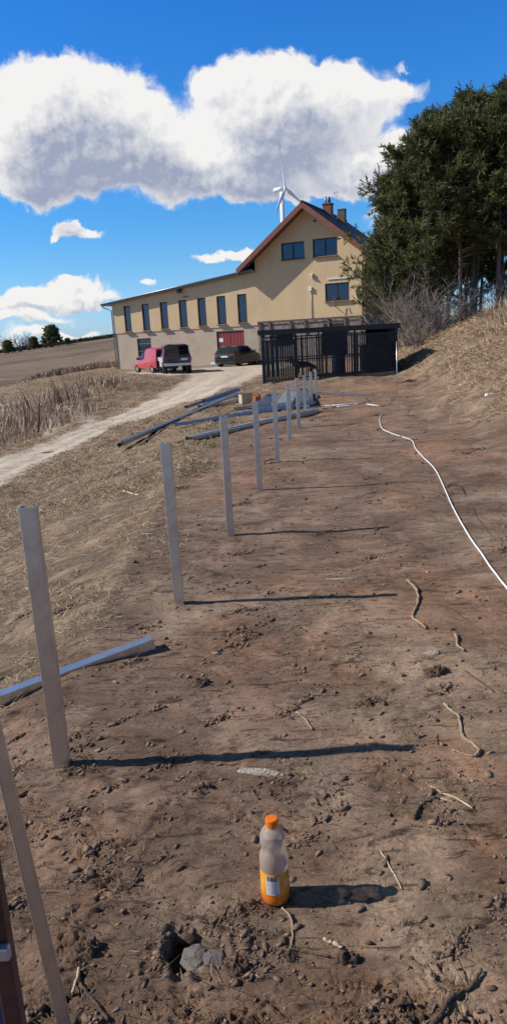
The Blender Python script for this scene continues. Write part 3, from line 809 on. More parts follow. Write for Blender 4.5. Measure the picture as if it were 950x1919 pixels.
lb = MB().lathe([(.0431, .040), (.0434, .041), (.0434, .116), (.0431, .117)], 48, caps=False); lab = autosmooth(lb.build('label_wrap', LABEL, bt), 60)
def patch(a0, a1, z0, z1, r, m, name, parent):
    n = max(2, int(abs(a1 - a0) / 4) + 1); vs = []
    for k in range(n + 1):
        a = R_(a0 + (a1 - a0) * k / n)
        vs += [(r * math.cos(a), r * math.sin(a), z0), (r * math.cos(a), r * math.sin(a), z1)]
    return vs, [(2*k, 2*k+2, 2*k+3, 2*k+1) for k in range(n)]
A0 = 264   # the printed panel faces the camera, a little to the left
v, f = patch(A0 - 32, A0 + 22, .046, .110, .0436, None, '', None); MB().add(v, f).build('printed_panel', LABEL_W, lab)
bc = MB(); a = A0 - 27
for w_, g_ in ((2, 2), (4, 1.6), (2, 2.5), (5, 1.5), (2, 1.5), (3, 2.2), (2, 2), (5, 2), (3, 1.2)):
    v, f = patch(a, a + w_, .094, .110, .0438, None, '', None); bc.add(v, f); a += w_ + g_
bc.build('barcode', INK, lab)
tx = MB()
for i, z in enumerate((.088, .083, .079, .074, .069, .065, .060, .056, .052)):
    for s_ in range(3):
        a = A0 - 29 + s_ * 16 + (i * 7 % 3); v, f = patch(a, a + 10 + (i * 5 + s_ * 3) % 5, z, z + .0016, .0438, None, '', None); tx.add(v, f)
tx.build('fine_print', INK2, lab)
v, f = patch(A0 + 8, A0 + 12, .0455, .050, .0438, None, '', None); k_ = MB().add(v, f); v, f = patch(A0 + 16, A0 + 20, .0455, .050, .0438, None, '', None); k_.add(v, f).build('dark_mark', INK, lab)
FRUIT = mat('label_fruit', (.86, .36, .12), .4, var=(.80, .55, .25), vscale=60)
v, f = patch(A0 + 46, A0 + 74, .062, .092, .0437, None, '', None); MB().add(v, f).build('fruit_picture', FRUIT, lab)
LEAFC = mat('label_leaf', (.30, .36, .05), .4); v, f = patch(A0 + 56, A0 + 80, .098, .113, .0437, None, '', None); MB().add(v, f).build('green_leaf_picture', LEAFC, lab)
DKC = mat('label_dark', (.06, .025, .03), .4); v, f = patch(A0 + 76, A0 + 120, .05, .09, .0437, None, '', None); MB().add(v, f).build('dark_panel', DKC, lab)

# ------------------------------------------------------------------ cable, sticks, roots, stones
def on_ground(pts, lift, sub=6):
    """a smooth line through ground points, laid on the soil"""
    P = [Vector((p[0], p[1], 0)) for p in pts]; out = []
    for i in range(len(P) - 1):
        p0 = P[max(i-1, 0)]; p1 = P[i]; p2 = P[i+1]; p3 = P[min(i+2, len(P)-1)]
        for k in range(sub):
            t = k / sub
            q = .5 * ((2*p1) + (p2-p0)*t + (2*p0-5*p1+4*p2-p3)*t*t + (3*p1-p0-3*p2+p3)*t**3); out.append(q)
    out.append(P[-1])
    z = terrain(np.array([p.x for p in out]), np.array([p.y for p in out]))
    z = np.convolve(np.pad(z, 2, 'edge'), np.ones(5) / 5, 'valid')
    return [(p.x, p.y, zz + lift) for p, zz in zip(out, z)]
CABLE = [(2.84, 15.21), (2.59, 14.14), (2.41, 13.0), (2.46, 12.3), (2.52, 11.18), (2.38, 10.2), (2.32, 9.50), (2.23, 8.52), (2.05, 7.45), (1.87, 6.46), (1.75, 5.66), (1.68, 5.07), (1.64, 4.68), (1.61, 4.34), (1.60, 3.6), (1.72, 2.9)]
o = MB().tube(on_ground(CABLE, .008, 8), .0078, 8).build('white_cable', WHITE_PL, smooth=True)
tag(o, 'long white cable winding over the soil beside the bank', 'cable')
def stick(name, pts, r0, r1, m, label, cat, lift=None, lumps=.25, branch=()):
    P = on_ground(pts, r0 * .8 if lift is None else lift, 5); n = len(P)
    P = [(x + random.uniform(-1, 1) * r0 * .5, y + random.uniform(-1, 1) * r0 * .5, z + math.sin(i / n * 9) * r0 * .5) for i, (x, y, z) in enumerate(P)]
    mb = MB().tube(P, [(r0 + (r1 - r0) * i / (n - 1)) * (1 + random.uniform(-lumps, lumps)) for i in range(n)], 7)
    for bp in branch:
        Q = on_ground(bp, r0 * .7, 4); k = len(Q); mb.tube(Q, [r0 * .6 * (1 - .7 * i / k) for i in range(k)], 6)
    return tag(mb.build(name, m, smooth=True), label, cat)
stick('tree_root', [(1.025, 4.625), (1.041, 4.431), (1.007, 4.239), (0.920, 4.023), (0.931, 3.894), (0.949, 3.802)], .010, .007, ROOT, 'wavy pale root lying in the middle of the soil, near the second shadow tip', 'root')
stick('tree_root', [(0.816, 2.930), (0.826, 2.855), (0.847, 2.805), (0.822, 2.675), (0.842, 2.602), (0.846, 2.530), (0.822, 2.503)], .0075, .006, ROOT, 'thick pale crooked root right of the nearest post shadow tip', 'root')
stick('tree_root', [(1.085, 3.690), (1.060, 3.552), (1.070, 3.472)], .009, .006, ROOT, 'short pale root bit between the two long crooked roots', 'root')
stick('tree_root', [(0.751, 2.565), (0.780, 2.538), (0.815, 2.505)], .004, .003, ROOT, 'thin pale root pointing at the lower end of the crooked root', 'root')
stick('straw_stalk', [(0.353, 1.999), (0.374, 1.905), (0.386, 1.829)], .0028, .0022, STRAWM, 'single straight pale straw above the tip of the bottle shadow', 'straw')
stick('fallen_stick', [(0.36, 1.385), (0.433, 1.458), (0.488, 1.485), (0.535, 1.533)], .009, .004, STICK, 'thick dark stick lying in the lower corner opposite the stand', 'stick')
stick('fallen_stick', [(0.322, 1.496), (0.329, 1.449), (0.331, 1.412)], .004, .003, STICK, 'small dark bent twig left of the thick corner stick', 'stick')
stick('tree_root', [(0.021, 1.791), (0.049, 1.731), (0.039, 1.652), (0.030, 1.625)], .0042, .0028, ROOT, 'pale bent root just in front of the bottle, leading to a tuft', 'root')
stick('fallen_stick', [(0.024, 1.635), (0.074, 1.628), (0.145, 1.605)], .0045, .003, STICK, 'straight dark twig in front of the bottle between two soil tufts', 'stick')
stick('tree_root', [(0.144, 2.927), (0.185, 2.842), (0.201, 2.764)], .005, .0035, ROOT, 'small curved root above the middle of the nearest post shadow', 'root')
stick('fallen_stick', [(0.043, 3.002), (0.095, 2.923), (0.123, 2.863)], .005, .003, STICK, 'dark twig beside the small curved root behind the post shadow', 'stick')
stick('straw_stalk', [(0.631, 2.282), (0.675, 2.249), (0.715, 2.19)], .004, .003, STRAWM, 'little bundle of split pale straw right of the crust flake', 'straw', branch=[[(0.62, 2.26), (0.69, 2.21)], [(.65, 2.285), (.70, 2.215)], [(.60, 2.33), (.655, 2.25)]])
stick('fallen_stick', [(0.496, 2.145), (0.544, 2.228), (0.607, 2.262)], .007, .003, STICK, 'dark crooked stick below the split straw bundle', 'stick')
stick('straw_stalk', [(-1.665, 9.082), (-1.388, 8.633)], .013, .009, STRAWM, 'pale dry stalk in the flat grass left of the post row', 'straw', branch=[[(-1.5, 8.75), (-1.25, 8.95)]])
stick('fallen_stick', [(-0.530, 1.554), (-0.491, 1.504), (-0.429, 1.432)], .006, .005, STICK, 'dark stick with a pale broken end right of the tilted post', 'stick')
stick('wood_peg', [(-0.540, 1.523), (-0.536, 1.591)], .0045, .0035, STRAWM, 'short pale wooden peg right beside the tilted post', 'peg', lift=.012)
stick('fallen_stick', [(-0.495, 1.944), (-0.457, 1.900), (-0.418, 1.961)], .0045, .003, STICK, 'dark forked twig midway between tilted post and bottle', 'stick', branch=[[(-.45, 1.91), (-.43, 1.99)], [(-.48, 1.93), (-.41, 1.91)]])
stick('plant_cane', [(1.186, 4.075), (1.226, 3.838), (1.318, 3.532), (1.40, 3.3)], .0045, .003, STICK, 'long thin dark cane below the end of the white cable', 'cane')
stick('plant_cane', [(2.352, 8.165), (2.160, 7.071), (1.954, 5.887), (1.858, 4.989)], .0035, .003, STICK, 'long thin dark cane running beside the white cable', 'cane')
stick('wood_chip', [(0.134, 1.661), (0.152, 1.651)], .0055, .005, STRAWM, 'left pale wood chip of two by the soil tuft past the bottle', 'chip', lift=.008)
stick('wood_chip', [(0.158, 1.646), (0.180, 1.630)], .006, .0045, STRAWM, 'right pale wood chip of two by the soil tuft past the bottle', 'chip', lift=.008)
stick('fallen_stick', [(-0.322, 1.682), (-0.290, 1.710)], .005, .004, STICK, 'short black twig at the left rim of the post hole', 'stick')
stick('fallen_stick', [(-0.166, 1.734), (-0.139, 1.799)], .004, .003, STICK, 'short black twig above the post hole, pointing to the bottle', 'stick')
stick('fallen_stick', [(-0.067, 2.387), (-0.038, 2.312)], .005, .0035, STICK, 'dark twig just below the pale crust flake', 'stick')
stick('fallen_stick', [(1.001, 3.240), (1.049, 3.103), (1.07, 3.02)], .004, .003, STICK, 'thin dark twig above the thick crooked root', 'stick')
def slab(name, c, rx, ry, h, m, label, cat, rz=0, seed=1):
    r = random.Random(seed); n = 18; mb = MB(); vs = []
    x0, y0 = c; z0 = gz(x0, y0, .05)
    ph = [r.uniform(0, 6.28) for _ in range(3)]; rad = [1 + .18 * math.sin(2 * 6.283 * i / n + ph[0]) + .12 * math.sin(3 * 6.283 * i / n + ph[1]) + .07 * math.sin(5 * 6.283 * i / n + ph[2]) + r.uniform(-.06, .06) for i in range(n)]
    for k, (s, z) in enumerate(((1, -.3), (1.03, .25), (.86, .8), (.4, 1.0))):
        for i in range(n):
            a = 2 * math.pi * i / n; q = rad[i] * s * (1 + r.uniform(-.05, .05)); X = rx * q * math.cos(a); Y = ry * q * math.sin(a)
            vs.append((X * math.cos(rz) - Y * math.sin(rz), X * math.sin(rz) + Y * math.cos(rz), h * (z + r.uniform(-.18, .18))))
    fs = [(k*n+i, k*n+(i+1) % n, (k+1)*n+(i+1) % n, (k+1)*n+i) for k in range(3) for i in range(n)] + [tuple(range(3*n, 4*n))]
    return tag(mb.add(vs, fs).build(name, m, loc=(x0, y0, z0)), label, cat)
slab('crust_flake', (-.03, 2.495), .075, .024, .012, CRUST, 'pale cracked crust flake just below the nearest post shadow', 'debris', -.25, 3)
slab('bark_strip', (.579, 4.776), .115, .016, .010, CRUST, 'pale bark strip above the second post shadow', 'debris', -.05, 4)
slab('flat_stone', (.925, 3.62), .05, .015, .009, STONE, 'upper flat stone of two sunk in the soil by the wavy root', 'stone', 0, 5)
slab('flat_stone', (.896, 3.474), .055, .02, .009, CRUST, 'lower and paler flat stone of two sunk in the soil by the wavy root', 'stone', .1, 6)
slab('flat_stone', (.368, 1.708), .016, .010, .014, STONE, 'small reddish stone below the tip of the bottle shadow', 'stone', 0, 7)
slab('white_scrap', (4.65, 13.75), .10, .05, .04, WHITE_PL, 'crumpled white scrap on the tan grass of the bank', 'litter', 0, 8)
# concrete in the hole
o = slab('concrete_footing', (HOLE[0] + .026, HOLE[1] - .004), .056, .054, .02, CONC, 'grey concrete plug inside the open post hole', 'footing', .4, 9); o.location.z = gz(HOLE[0], HOLE[1]) + .026
# lumps of turned soil with roots
def lump(c, R, H, label, seed):
    r = np.random.default_rng(seed); nu, nv = 40, 12; V = []; 
    u = np.linspace(0, 2*np.pi, nu, endpoint=False); t = np.linspace(1.1, .02, nv)
    U, T = np.meshgrid(u, t); X = np.cos(U) * T; Y = np.sin(U) * T
    nz = noise2(X * 2.2 + seed, Y * 2.2, seed) * .6 + noise2(X * 6 + seed, Y * 6, seed + 1) * .45 + np.abs(noise2(X * 14, Y * 14, seed + 2)) * .35
    Z = H * (np.clip(1 - T**2, -.2, 1) * (.65 + nz)) - .006
    X = X * R * (1 + .35 * nz); Y = Y * R * .7 * (1 + .35 * nz)
    V = np.stack([X, Y, Z], -1).reshape(-1, 3)
    i = np.arange(nv - 1)[:, None] * nu; j = np.arange(nu)[None]; j2 = (j + 1) % nu
    F = np.stack([i + j, i + j2, i + nu + j2, i + nu + j], -1).reshape(-1, 4)
    o = npmesh('soil_lump', V, F, SOILM); o.location = (c[0], c[1], gz(*c, .03))
    return tag(o, label, 'soil lump')
lump((-.115, 1.585), .048, .026, 'crumbly lump of dug soil on the near rim of the post hole', 3)
lump((.035, 1.612), .03, .022, 'root tuft of soil in front of the bottle', 5)
lump((.185, 1.60), .045, .026, 'torn soil tuft beside the two pale wood chips', 7)
lump((-.53, 1.665), .055, .035, 'soil lumps at the foot of the tilted post, by the peg', 9)
lump((-.80, 2.56), .06, .022, 'soil heaped round the foot of the nearest full post', 11)
lump((-.31, 3.26), .07, .034, 'dark torn soil tuft between second post and bottle', 13)
lump((.47, 2.98), .06, .026, 'torn soil tuft above the far end of the nearest shadow', 15)
lump((.86, 3.25), .075, .04, 'dark root clump left of the thin dark twig', 17)

# ------------------------------------------------------------------ stacks of steel by the pen
def lp(name, a, b, W, D, m, label, lift=0, roll=180, group='steel profiles laid out by the road'):
    a = (a[0], a[1], gz(a[0], a[1], .3) + D * .5 + lift); b = (b[0], b[1], gz(b[0], b[1], .3) + D * .5 + lift)
    t = np.linspace(0, 1, 40); zz = terrain(a[0] + (b[0] - a[0]) * t, a[1] + (b[1] - a[1]) * t, np.full(40, .3)) + D * .5 + lift
    up_ = max(0, float(np.max(zz - (a[2] + (b[2] - a[2]) * t))) - .015)
    a = (a[0], a[1], a[2] + up_); b = (b[0], b[1], b[2] + up_)
    return tag(lay(name, a, b, W, D, m, roll=R_(roll)), label, 'steel profile', group)
lp('steel_profile', (-2.73, 14.94), (-.75, 20.6), .11, .075, GALV_DARK, 'longest dark steel channel reaching down towards the road', .0, 150)
lp('steel_profile', (-2.62, 14.75), (-.60, 20.4), .075, .06, GALV, 'bright channel lying along the longest dark channel', .03, 200)
lp('steel_profile', (-1.76, 20.65), (-.25, 22.6), .13, .08, GALV_DARK, 'upper bundle channel nearest the dirt road edge', 0, 170)
lp('steel_profile', (-1.35, 20.3), (-.22, 22.0), .14, .09, GALV, 'middle channel of the bundle ending at the cardboard box', .05, 185)
lp('steel_profile', (-.98, 19.9), (-.25, 21.4), .14, .09, GALV, 'short channel of the bundle just below the cardboard box', .02, 180)
lp('steel_profile', (-1.25, 20.7), (-.3, 22.3), .10, .09, GALV_DARK, 'dark channel resting on top of the bundle by the box', .13, 180)
lp('steel_profile', (-1.62, 15.89), (1.57, 16.9), .11, .07, GALV_DARK, 'dark channel crossing behind the middle posts', 0, 170)
lp('steel_profile', (-1.09, 12.54), (1.56, 16.13), .09, .07, GALV, 'bright channel crossing behind the fourth post, open side down', 0, 180)
lp('steel_profile', (-1.0, 12.45), (1.50, 15.9), .06, .06, GALV_DARK, 'narrow channel lying in front of the bright crossing channel', 0, 180)
lp('steel_profile', (2.03, 21.66), (3.81, 21.28), .07, .05, GALV, 'single thin bar on the bare soil before the dog pen', 0, 180)
lp('steel_profile', (-.32, 17.5), (.3, 18.4), .05, .04, GALV_DARK, 'short thin bar below the cardboard box, nearer one', 0, 180)
lp('steel_profile', (-.35, 18.6), (.25, 18.9), .05, .04, GALV_DARK, 'short thin bar below the cardboard box, farther one', 0, 180)
def sheets(a, b, w, m, label, n=7, lift=.0):
    """a nested bundle of folded sheets: a corrugated bar"""
    a = Vector((a[0], a[1], gz(*a, .3) + .02)); b = Vector((b[0], b[1], gz(*b, .3) + .04)); d = (b - a).normalized(); s = d.cross(Vector((0, 0, 1))).normalized(); u = s.cross(d)
    out = []
    for i in range(n * 4 + 1):
        t = i / (n * 4); h = (.0, .055, .055, .0)[i % 4] + .10
        out.append((t - .5, h))
    poly = out + [(.5, 0.0), (-.5, 0.0)]
    mb = MB().prism(poly, lambda p, t: (b if t else a) + s * (p[0] * w) + u * (p[1] + lift))
    return tag(mb.build('sheet_bundle', m), label, 'sheet metal', 'folded sheets stacked behind the far posts')
sheets((.36, 16.7), (.80, 21.0), .42, GALV_DARK, 'dark ribbed sheet bundle right of the orange canister')
sheets((.86, 16.9), (1.32, 21.2), .40, FILM, 'pale film wrapped sheet bundle between the far posts')
sheets((1.30, 17.2), (1.72, 21.4), .34, GALV, 'ribbed sheet bundle nearest the last posts')
cb = empty('cardboard_box', (-.06, 19.6, gz(-.06, 19.6, .3)), R_(20), 'small open cardboard box at the end of the steel bundle', 'box')
b_ = MB(); b_.box(-.14, -.13, 0, .14, -.125, .25); b_.box(-.14, .125, 0, .14, .13, .25); b_.box(-.14, -.1245, 0, -.135, .1245, .25); b_.box(.135, -.1245, 0, .14, .1245, .25); b_.box(-.134, -.124, .002, .134, .124, .008); b_.build('carton', CARD, cb)
MB().add([(-.14, -.13, .2505), (.14, -.13, .2505), (.14, -.22, .29), (-.14, -.22, .29), (-.14, -.13, .253), (.14, -.13, .253), (.14, -.22, .2925), (-.14, -.22, .2925)], [(0, 1, 2, 3), (4, 7, 6, 5), (2, 6, 7, 3), (0, 4, 5, 1)]).build('flap', CARD, cb)
MB().add([(.14, -.13, .2505), (.14, .13, .2505), (.24, .13, .20), (.24, -.13, .20), (.14, -.13, .253), (.14, .13, .253), (.24, .13, .2025), (.24, -.13, .2025)], [(0, 3, 2, 1), (4, 5, 6, 7), (2, 3, 7, 6)]).build('flap', CARD, cb)
oc = empty('orange_canister', (.27, 19.3, gz(.27, 19.3, .3)), R_(15), 'orange plastic canister between the cardboard box and dark sheets', 'canister')
bevel(MB().box(-.085, -.06, 0, .085, .06, .20).build('canister_body', ORANGE, oc), .02, 3)
MB().tube([(-.05, 0, .195), (-.04, 0, .25), (.04, 0, .25), (.05, 0, .195)], .012, 8).build('handle', ORANGE, oc, True)
MB().lathe([(.02, .2), (.02, .225), (.016, .228)], 12, (.07, 0, 0)).build('cap', BLACKP, oc)
def tarp(c, rx, ry, h, label, seed, m=BLACKP):
    o = lump(c, 1, 1, label, seed); o.name = 'tarpaulin'; o['category'] = 'tarp'; o.scale = (rx, ry, h); o.data.materials[0] = m; return o
tarp((.62, 19.9), .22, .3, .16, 'crumpled black tarpaulin beside the orange canister', 23)
tarp((1.62, 21.4), .42, .35, .20, 'black rolled tarpaulin behind the last posts', 25)
def scrap(pts, label): return tag(MB().tube(on_ground(pts, .012, 4), .014, 6).build('pipe_offcut', WHITE_PL, smooth=True), label, 'pipe', 'white pipe offcuts before the dog pen')
scrap([(2.0, 17.4), (2.35, 17.25), (2.75, 17.4)], 'longest white pipe offcut lying on the soil before the pen')
scrap([(2.05, 16.6), (2.4, 16.6)], 'white pipe offcut lying in front of the longest one')
scrap([(2.75, 16.6), (2.95, 16.35), (3.1, 16.4)], 'curved white pipe offcut nearest the cable end')
scrap([(1.85, 17.3), (2.0, 17.25)], 'shortest white pipe offcut near the last posts')
scrap([(2.55, 17.0), (2.85, 17.7)], 'slanted white pipe offcut crossing behind the longest one')
o = MB().tube([(4.40, 21.17, gz(4.4, 21.17, .3) - .3), (4.38, 21.17, 1.27)], .013, 8).build('metal_stake', GALV, smooth=True); tag(o, 'thin upright metal stake before the end wall of the dog pen', 'stake')
#PART3
# ------------------------------------------------------------------ the house
PLASTER = mat('ochre_plaster', (.73, .53, .305), .9, var=(.67, .475, .265), vscale=.8, bump=.15, bscale=30, dirt=(.43, .31, .20), dscale=.55, damt=.35, stretch=(1, 1, .5))
PLASTER_LOW = mat('pinkish_plaster', (.60, .465, .335), .92, var=(.52, .395, .285), vscale=.9, bump=.2, bscale=30, dirt=(.33, .22, .15), dscale=.7, damt=.5)
RUBBLE = mat('rubble_stone', (.36, .29, .245), .9, var=(.14, .11, .10), vscale=4.5, bump=.8, bscale=9, dirt=(.09, .07, .065), dscale=3.0, damt=.8)
TILE = mat('dark_roof_tile', (.055, .030, .030), .6, var=(.09, .045, .04), vscale=3, bump=.3, bscale=14)
BARGE = mat('red_brown_board', (.26, .085, .045), .6, var=(.20, .06, .035), vscale=3)
SOFFIT = mat('soffit_board', (.16, .075, .045), .7)
METALROOF = mat('grey_metal_roof', (.26, .28, .30), .45, .5, var=(.18, .19, .2), vscale=2)
FRAMEM = mat('dark_brown_frame', (.035, .022, .018), .45)
SILL = mat('brown_sill', (.17, .085, .055), .5)
CURT = mat('white_curtain', (.78, .78, .78), .9, bump=.6, bscale=4, stretch=(9, 9, .4))
DOORRED = mat('red_metal_door', (.34, .055, .045), .5, var=(.27, .045, .04), vscale=2, dirt=(.2, .07, .06), dscale=2, damt=.5)
BRICK = mat('chimney_brick', (.30, .115, .075), .85, var=(.2, .075, .055), vscale=9, bump=.3, bscale=25)
CHIMGREY = mat('chimney_render', (.20, .16, .12), .9, var=(.12, .1, .08), vscale=6)
GREYM = mat('grey_metal', (.35, .36, .37), .45, .6)
DARKIN = mat('dim_room', (.10, .09, .085), .95)
WHITEM = mat('white_enamel', (.78, .78, .76), .35)
BLACKM = mat('black_metal', (.012, .012, .014), .5)
WOODDARK = mat('dark_boards', (.030, .022, .018), .8, var=(.05, .037, .03), vscale=5, stretch=(8, 8, .6))
PAPER = mat('white_paper', (.8, .8, .78), .7)

def glass_mat(name, tint, refl):
    m = bpy.data.materials.new(name); nt, N = nodes(m)
    out = N('ShaderNodeOutputMaterial'); t = N('ShaderNodeBsdfTransparent'); t.inputs[0].default_value = c4(tint)
    g = N('ShaderNodeBsdfGlossy'); g.inputs['Roughness'].default_value = .03; g.inputs['Color'].default_value = (.70, .76, 1, 1)
    lw = N('ShaderNodeLayerWeight'); lw.inputs[0].default_value = .35
    mr = N('ShaderNodeMapRange'); mr.inputs[3].default_value = refl; mr.inputs[4].default_value = .75; lk(nt, lw.outputs['Fresnel'], mr.inputs[0])
    ms = N('ShaderNodeMixShader'); lk(nt, mr.outputs[0], ms.inputs[0]); lk(nt, t.outputs[0], ms.inputs[1]); lk(nt, g.outputs[0], ms.inputs[2]); lk(nt, ms.outputs[0], out.inputs[0])
    return m
GLASS = glass_mat('window_glass', (.42, .44, .47), .04)
CARGLASS = glass_mat('car_glass', (.30, .32, .33), .08)

HX, HY, HZ, HA = -9.95, 58.61, -.41, R_(-24)
house = empty('house', (HX, HY, HZ), HA, 'ochre two storey house with steep red edged gable and long flat roofed wing', 'house')
def wall(mb, e0, e1, zb, top, ops, y0, y1):
    """wall between e0 and e1 from zb up to top(e), with rectangular openings, as upright strips between y0 and y1"""
    xs = sorted({e0, e1, *[min(max(v, e0), e1) for o in ops for v in (o[0], o[2])], *[v for v in (16.05,) if e0 < v < e1]})
    for a, b in zip(xs, xs[1:]):
        m_ = (a + b) / 2; cuts = sorted((o[1], o[3]) for o in ops if o[0] <= m_ <= o[2]); z = zb
        for lo, hi in cuts + [(None, None)]:
            za, zc = (lo, lo) if lo is not None else (top(a), top(b))
            mb.prism([(a, z), (b, z), (b, zc), (a, za)], lambda p, t: (p[0], y1 if t else y0, p[1]))
            if hi is not None: z = hi
    return mb
wing_top = lambda e: 5.02 + .1165 * (e + .3)
gab_top = lambda e: 10.33 - .768 * abs(e - 16.05)
WIN_W = [(.75, 2.88, 1.36, 4.83), (2.40, 2.90, 3.04, 4.87), (4.02, 2.93, 4.68, 4.90), (5.66, 2.95, 6.34, 4.94), (7.26, 2.97, 7.95, 4.98), (8.86, 3.0, 9.58, 5.01), (10.53, 3.03, 11.26, 5.03)]
WIN_G = [(14.11, 7.07, 15.80, 8.19), (16.42, 7.08, 18.16, 8.24), (17.22, 4.08, 18.92, 5.27)]
LOWW = (1.70, .94, 2.96, 2.30); DOOR = (8.66, .12, 10.90, 2.50)
o = wall(MB(), -.3, 12.05, 2.78, wing_top, WIN_W, -.05, .24).build('wing_upper_wall', PLASTER, house)
o = wall(MB(), -.28, 12.05, -1.2, lambda e: 2.779, [LOWW, DOOR], 0, .25).build('wing_lower_wall', PLASTER_LOW, house)
m_ = MB(); m_.box(-.3, .241, 2.78, -.05, 8, 5.0); m_.box(-.05, 7.8, -1.2, 12.05, 8, 6.3); o = m_.build('wing_upper_wall', PLASTER, house)
m_ = MB(); m_.box(-.28, .251, -1.2, -.05, 7.99, 2.779); o = m_.build('wing_lower_wall', PLASTER_LOW, house)
o = wall(MB(), 12.052, 20.05, 3.02, gab_top, WIN_G, -.055, .25).build('gable_wall', PLASTER, house)
m_ = MB(); m_.box(19.8, .251, 3.02, 20.05, 9, 7.2); m_.box(12.06, .251, 3.02, 12.3, 9, 7.2); m_.prism([(12.3, 3.02), (19.8, 3.02), (19.8, 7.2), (16.05, 10.2), (12.3, 7.2)], lambda p, t: (p[0], 9 if t else 8.8, p[1])); m_.build('gable_wall', PLASTER, house)
m_ = MB(); m_.box(12.06, 0, -1.2, 20.03, .25, 3.018); m_.box(19.8, .251, -1.2, 20.03, 9, 3.018); m_.build('stone_basement_wall', RUBBLE, house)
m_ = MB()
for e in (12.25, 13.0, 14.6, 15.7, 17.4, 18.6, 19.7): m_.box(e - .08, -.10, 2.0, e + .08, -.003, 2.98)
m_.box(12.1, -.13, 2.90, 20.0, -.105, 2.99); m_.build('basement_timbering', mat('grey_timber', (.17, .125, .105), .85, var=(.09, .07, .06), vscale=5), house)
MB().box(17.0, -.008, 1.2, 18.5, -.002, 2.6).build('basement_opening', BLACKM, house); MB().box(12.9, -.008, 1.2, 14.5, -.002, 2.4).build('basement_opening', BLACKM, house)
m_ = MB(); m_.box(-.04, .26, 2.7, 12.05, 7.79, 2.77); m_.box(12.31, .26, 2.95, 19.79, 8.79, 3.02); m_.box(12.31, .26, 6.4, 19.79, 8.79, 6.5); m_.box(-.04, 3.4, 2.775, 12.05, 3.5, 5.0); m_.box(12.31, 3.4, 3.03, 19.79, 3.5, 6.39); m_.box(12.31, 3.4, 6.51, 19.79, 3.5, 7.5)
m_.box(-.04, 2.0, -1.2, 12.05, 2.1, 2.69); m_.build('inner_wall', DARKIN, house)
# wing roof
m_ = MB(); m_.prism([(-1.05, 5.02 + .1165 * -.75), (12.05, wing_top(12.05) + .005), (12.05, wing_top(12.05) + .17), (-1.05, 5.02 + .1165 * -.75 + .165)], lambda p, t: (p[0], 8.4 if t else -.42, p[1])); m_.build('wing_roof', METALROOF, house)
m_ = MB()
m_.prism([(-1.05, 4.93), (12.02, 6.455), (12.02, 6.50), (-1.05, 4.98)], lambda p, t: (p[0], -.425 if t else -.455, p[1] + .07)); m_.build('wing_fascia', FRAMEM, house)
m_ = MB(); m_.tube([(-1.06, -.5, 5.07), (12.0, -.5, 6.60)], .055, 8); m_.build('gutter', GREYM, house, True)
m_ = MB(); m_.tube([(-1.0, -.48, 5.02), (-.9, -.3, 4.8), (-.36, -.08, 4.55), (-.36, -.08, -.6)], .045, 8); m_.build('drainpipe', GREYM, house, True)
m_ = MB(); m_.tube([(19.98, -.35, 6.55), (19.90, -.13, 6.3), (19.90, -.13, -.3)], .05, 8); m_.build('drainpipe', FRAMEM, house, True)
# gable roof
def slope(mb, s, y0, y1, off, th):
    ex = 16.05 + s * 5.05
    def z(e): return 10.33 - .768 * abs(e - 16.05) + off
    return mb.prism([(16.05, z(16.05)), (ex, z(ex)), (ex, z(ex) + th), (16.05, z(16.05) + th)], lambda p, t: (p[0], y1 if t else y0, p[1]))
roof = MB(); slope(roof, -1, -.97, 9.6, .012, .19); slope(roof, 1, -.97, 9.6, .012, .19); roof = roof.build('roof', TILE, house)
m_ = MB(); slope(m_, -1, -1.02, -.975, -.16, .40); slope(m_, 1, -1.02, -.975, -.16, .40); m_.build('barge_board', BARGE, roof)
m_ = MB(); slope(m_, -1, -.974, -.06, -.03, .035); slope(m_, 1, -.974, -.06, -.03, .035); m_.build('soffit', SOFFIT, roof)
m_ = MB(); m_.tube([(16.05, -1.03, 10.56), (16.05, 9.6, 10.56)], .10, 8); m_.build('ridge_cap', TILE, roof, True)
for e in (21.12, 10.98): MB().bar((e, -.95, 6.42), (e, 9.5, 6.42), .12, .10).build('eaves_gutter', FRAMEM, roof)
for s in (-1, 1): MB().prism([(16.05 + s * 4.0, 7.22), (16.05 + s * 4.95, 6.52), (16.05 + s * 4.95, 6.42), (16.05 + s * 4.0, 6.90)], lambda p, t: (p[0], -.90 if t else -.80, p[1])).build('bracket', FRAMEM, roof)
# chimneys, aerial
m_ = MB(); m_.box(16.0, 3.7, 9.9, 16.62, 4.3, 10.98); m_.box(15.95, 3.65, 10.981, 16.67, 4.35, 11.07); c1 = m_.build('chimney', BRICK, roof)
m_ = MB(); m_.tube([(16.16, 4, 11.06), (16.16, 4, 11.55)], .08, 10); m_.build('flue', GREYM, c1, True); m_ = MB(); m_.tube([(16.42, 4, 11.06), (16.42, 4, 11.3), (16.42, 4, 11.5)], [.1, .1, .06], 10); m_.build('flue', BLACKM, c1, True)
m_ = MB(); m_.box(16.55, 5.6, 9.4, 17.08, 6.1, 10.80); m_.box(16.52, 5.57, 10.801, 17.11, 6.13, 10.86); m_.build('chimney', CHIMGREY, roof)
m_ = MB(); m_.tube([(16.75, 4.9, 10.0), (16.75, 4.9, 11.9)], .02, 6); m_.tube([(16.5, 4.9, 11.85), (16.68, 4.9, 11.95), (16.82, 4.9, 11.85), (16.66, 4.9, 11.7), (16.5, 4.9, 11.85)], .025, 6); m_.build('aerial', GREYM, roof)
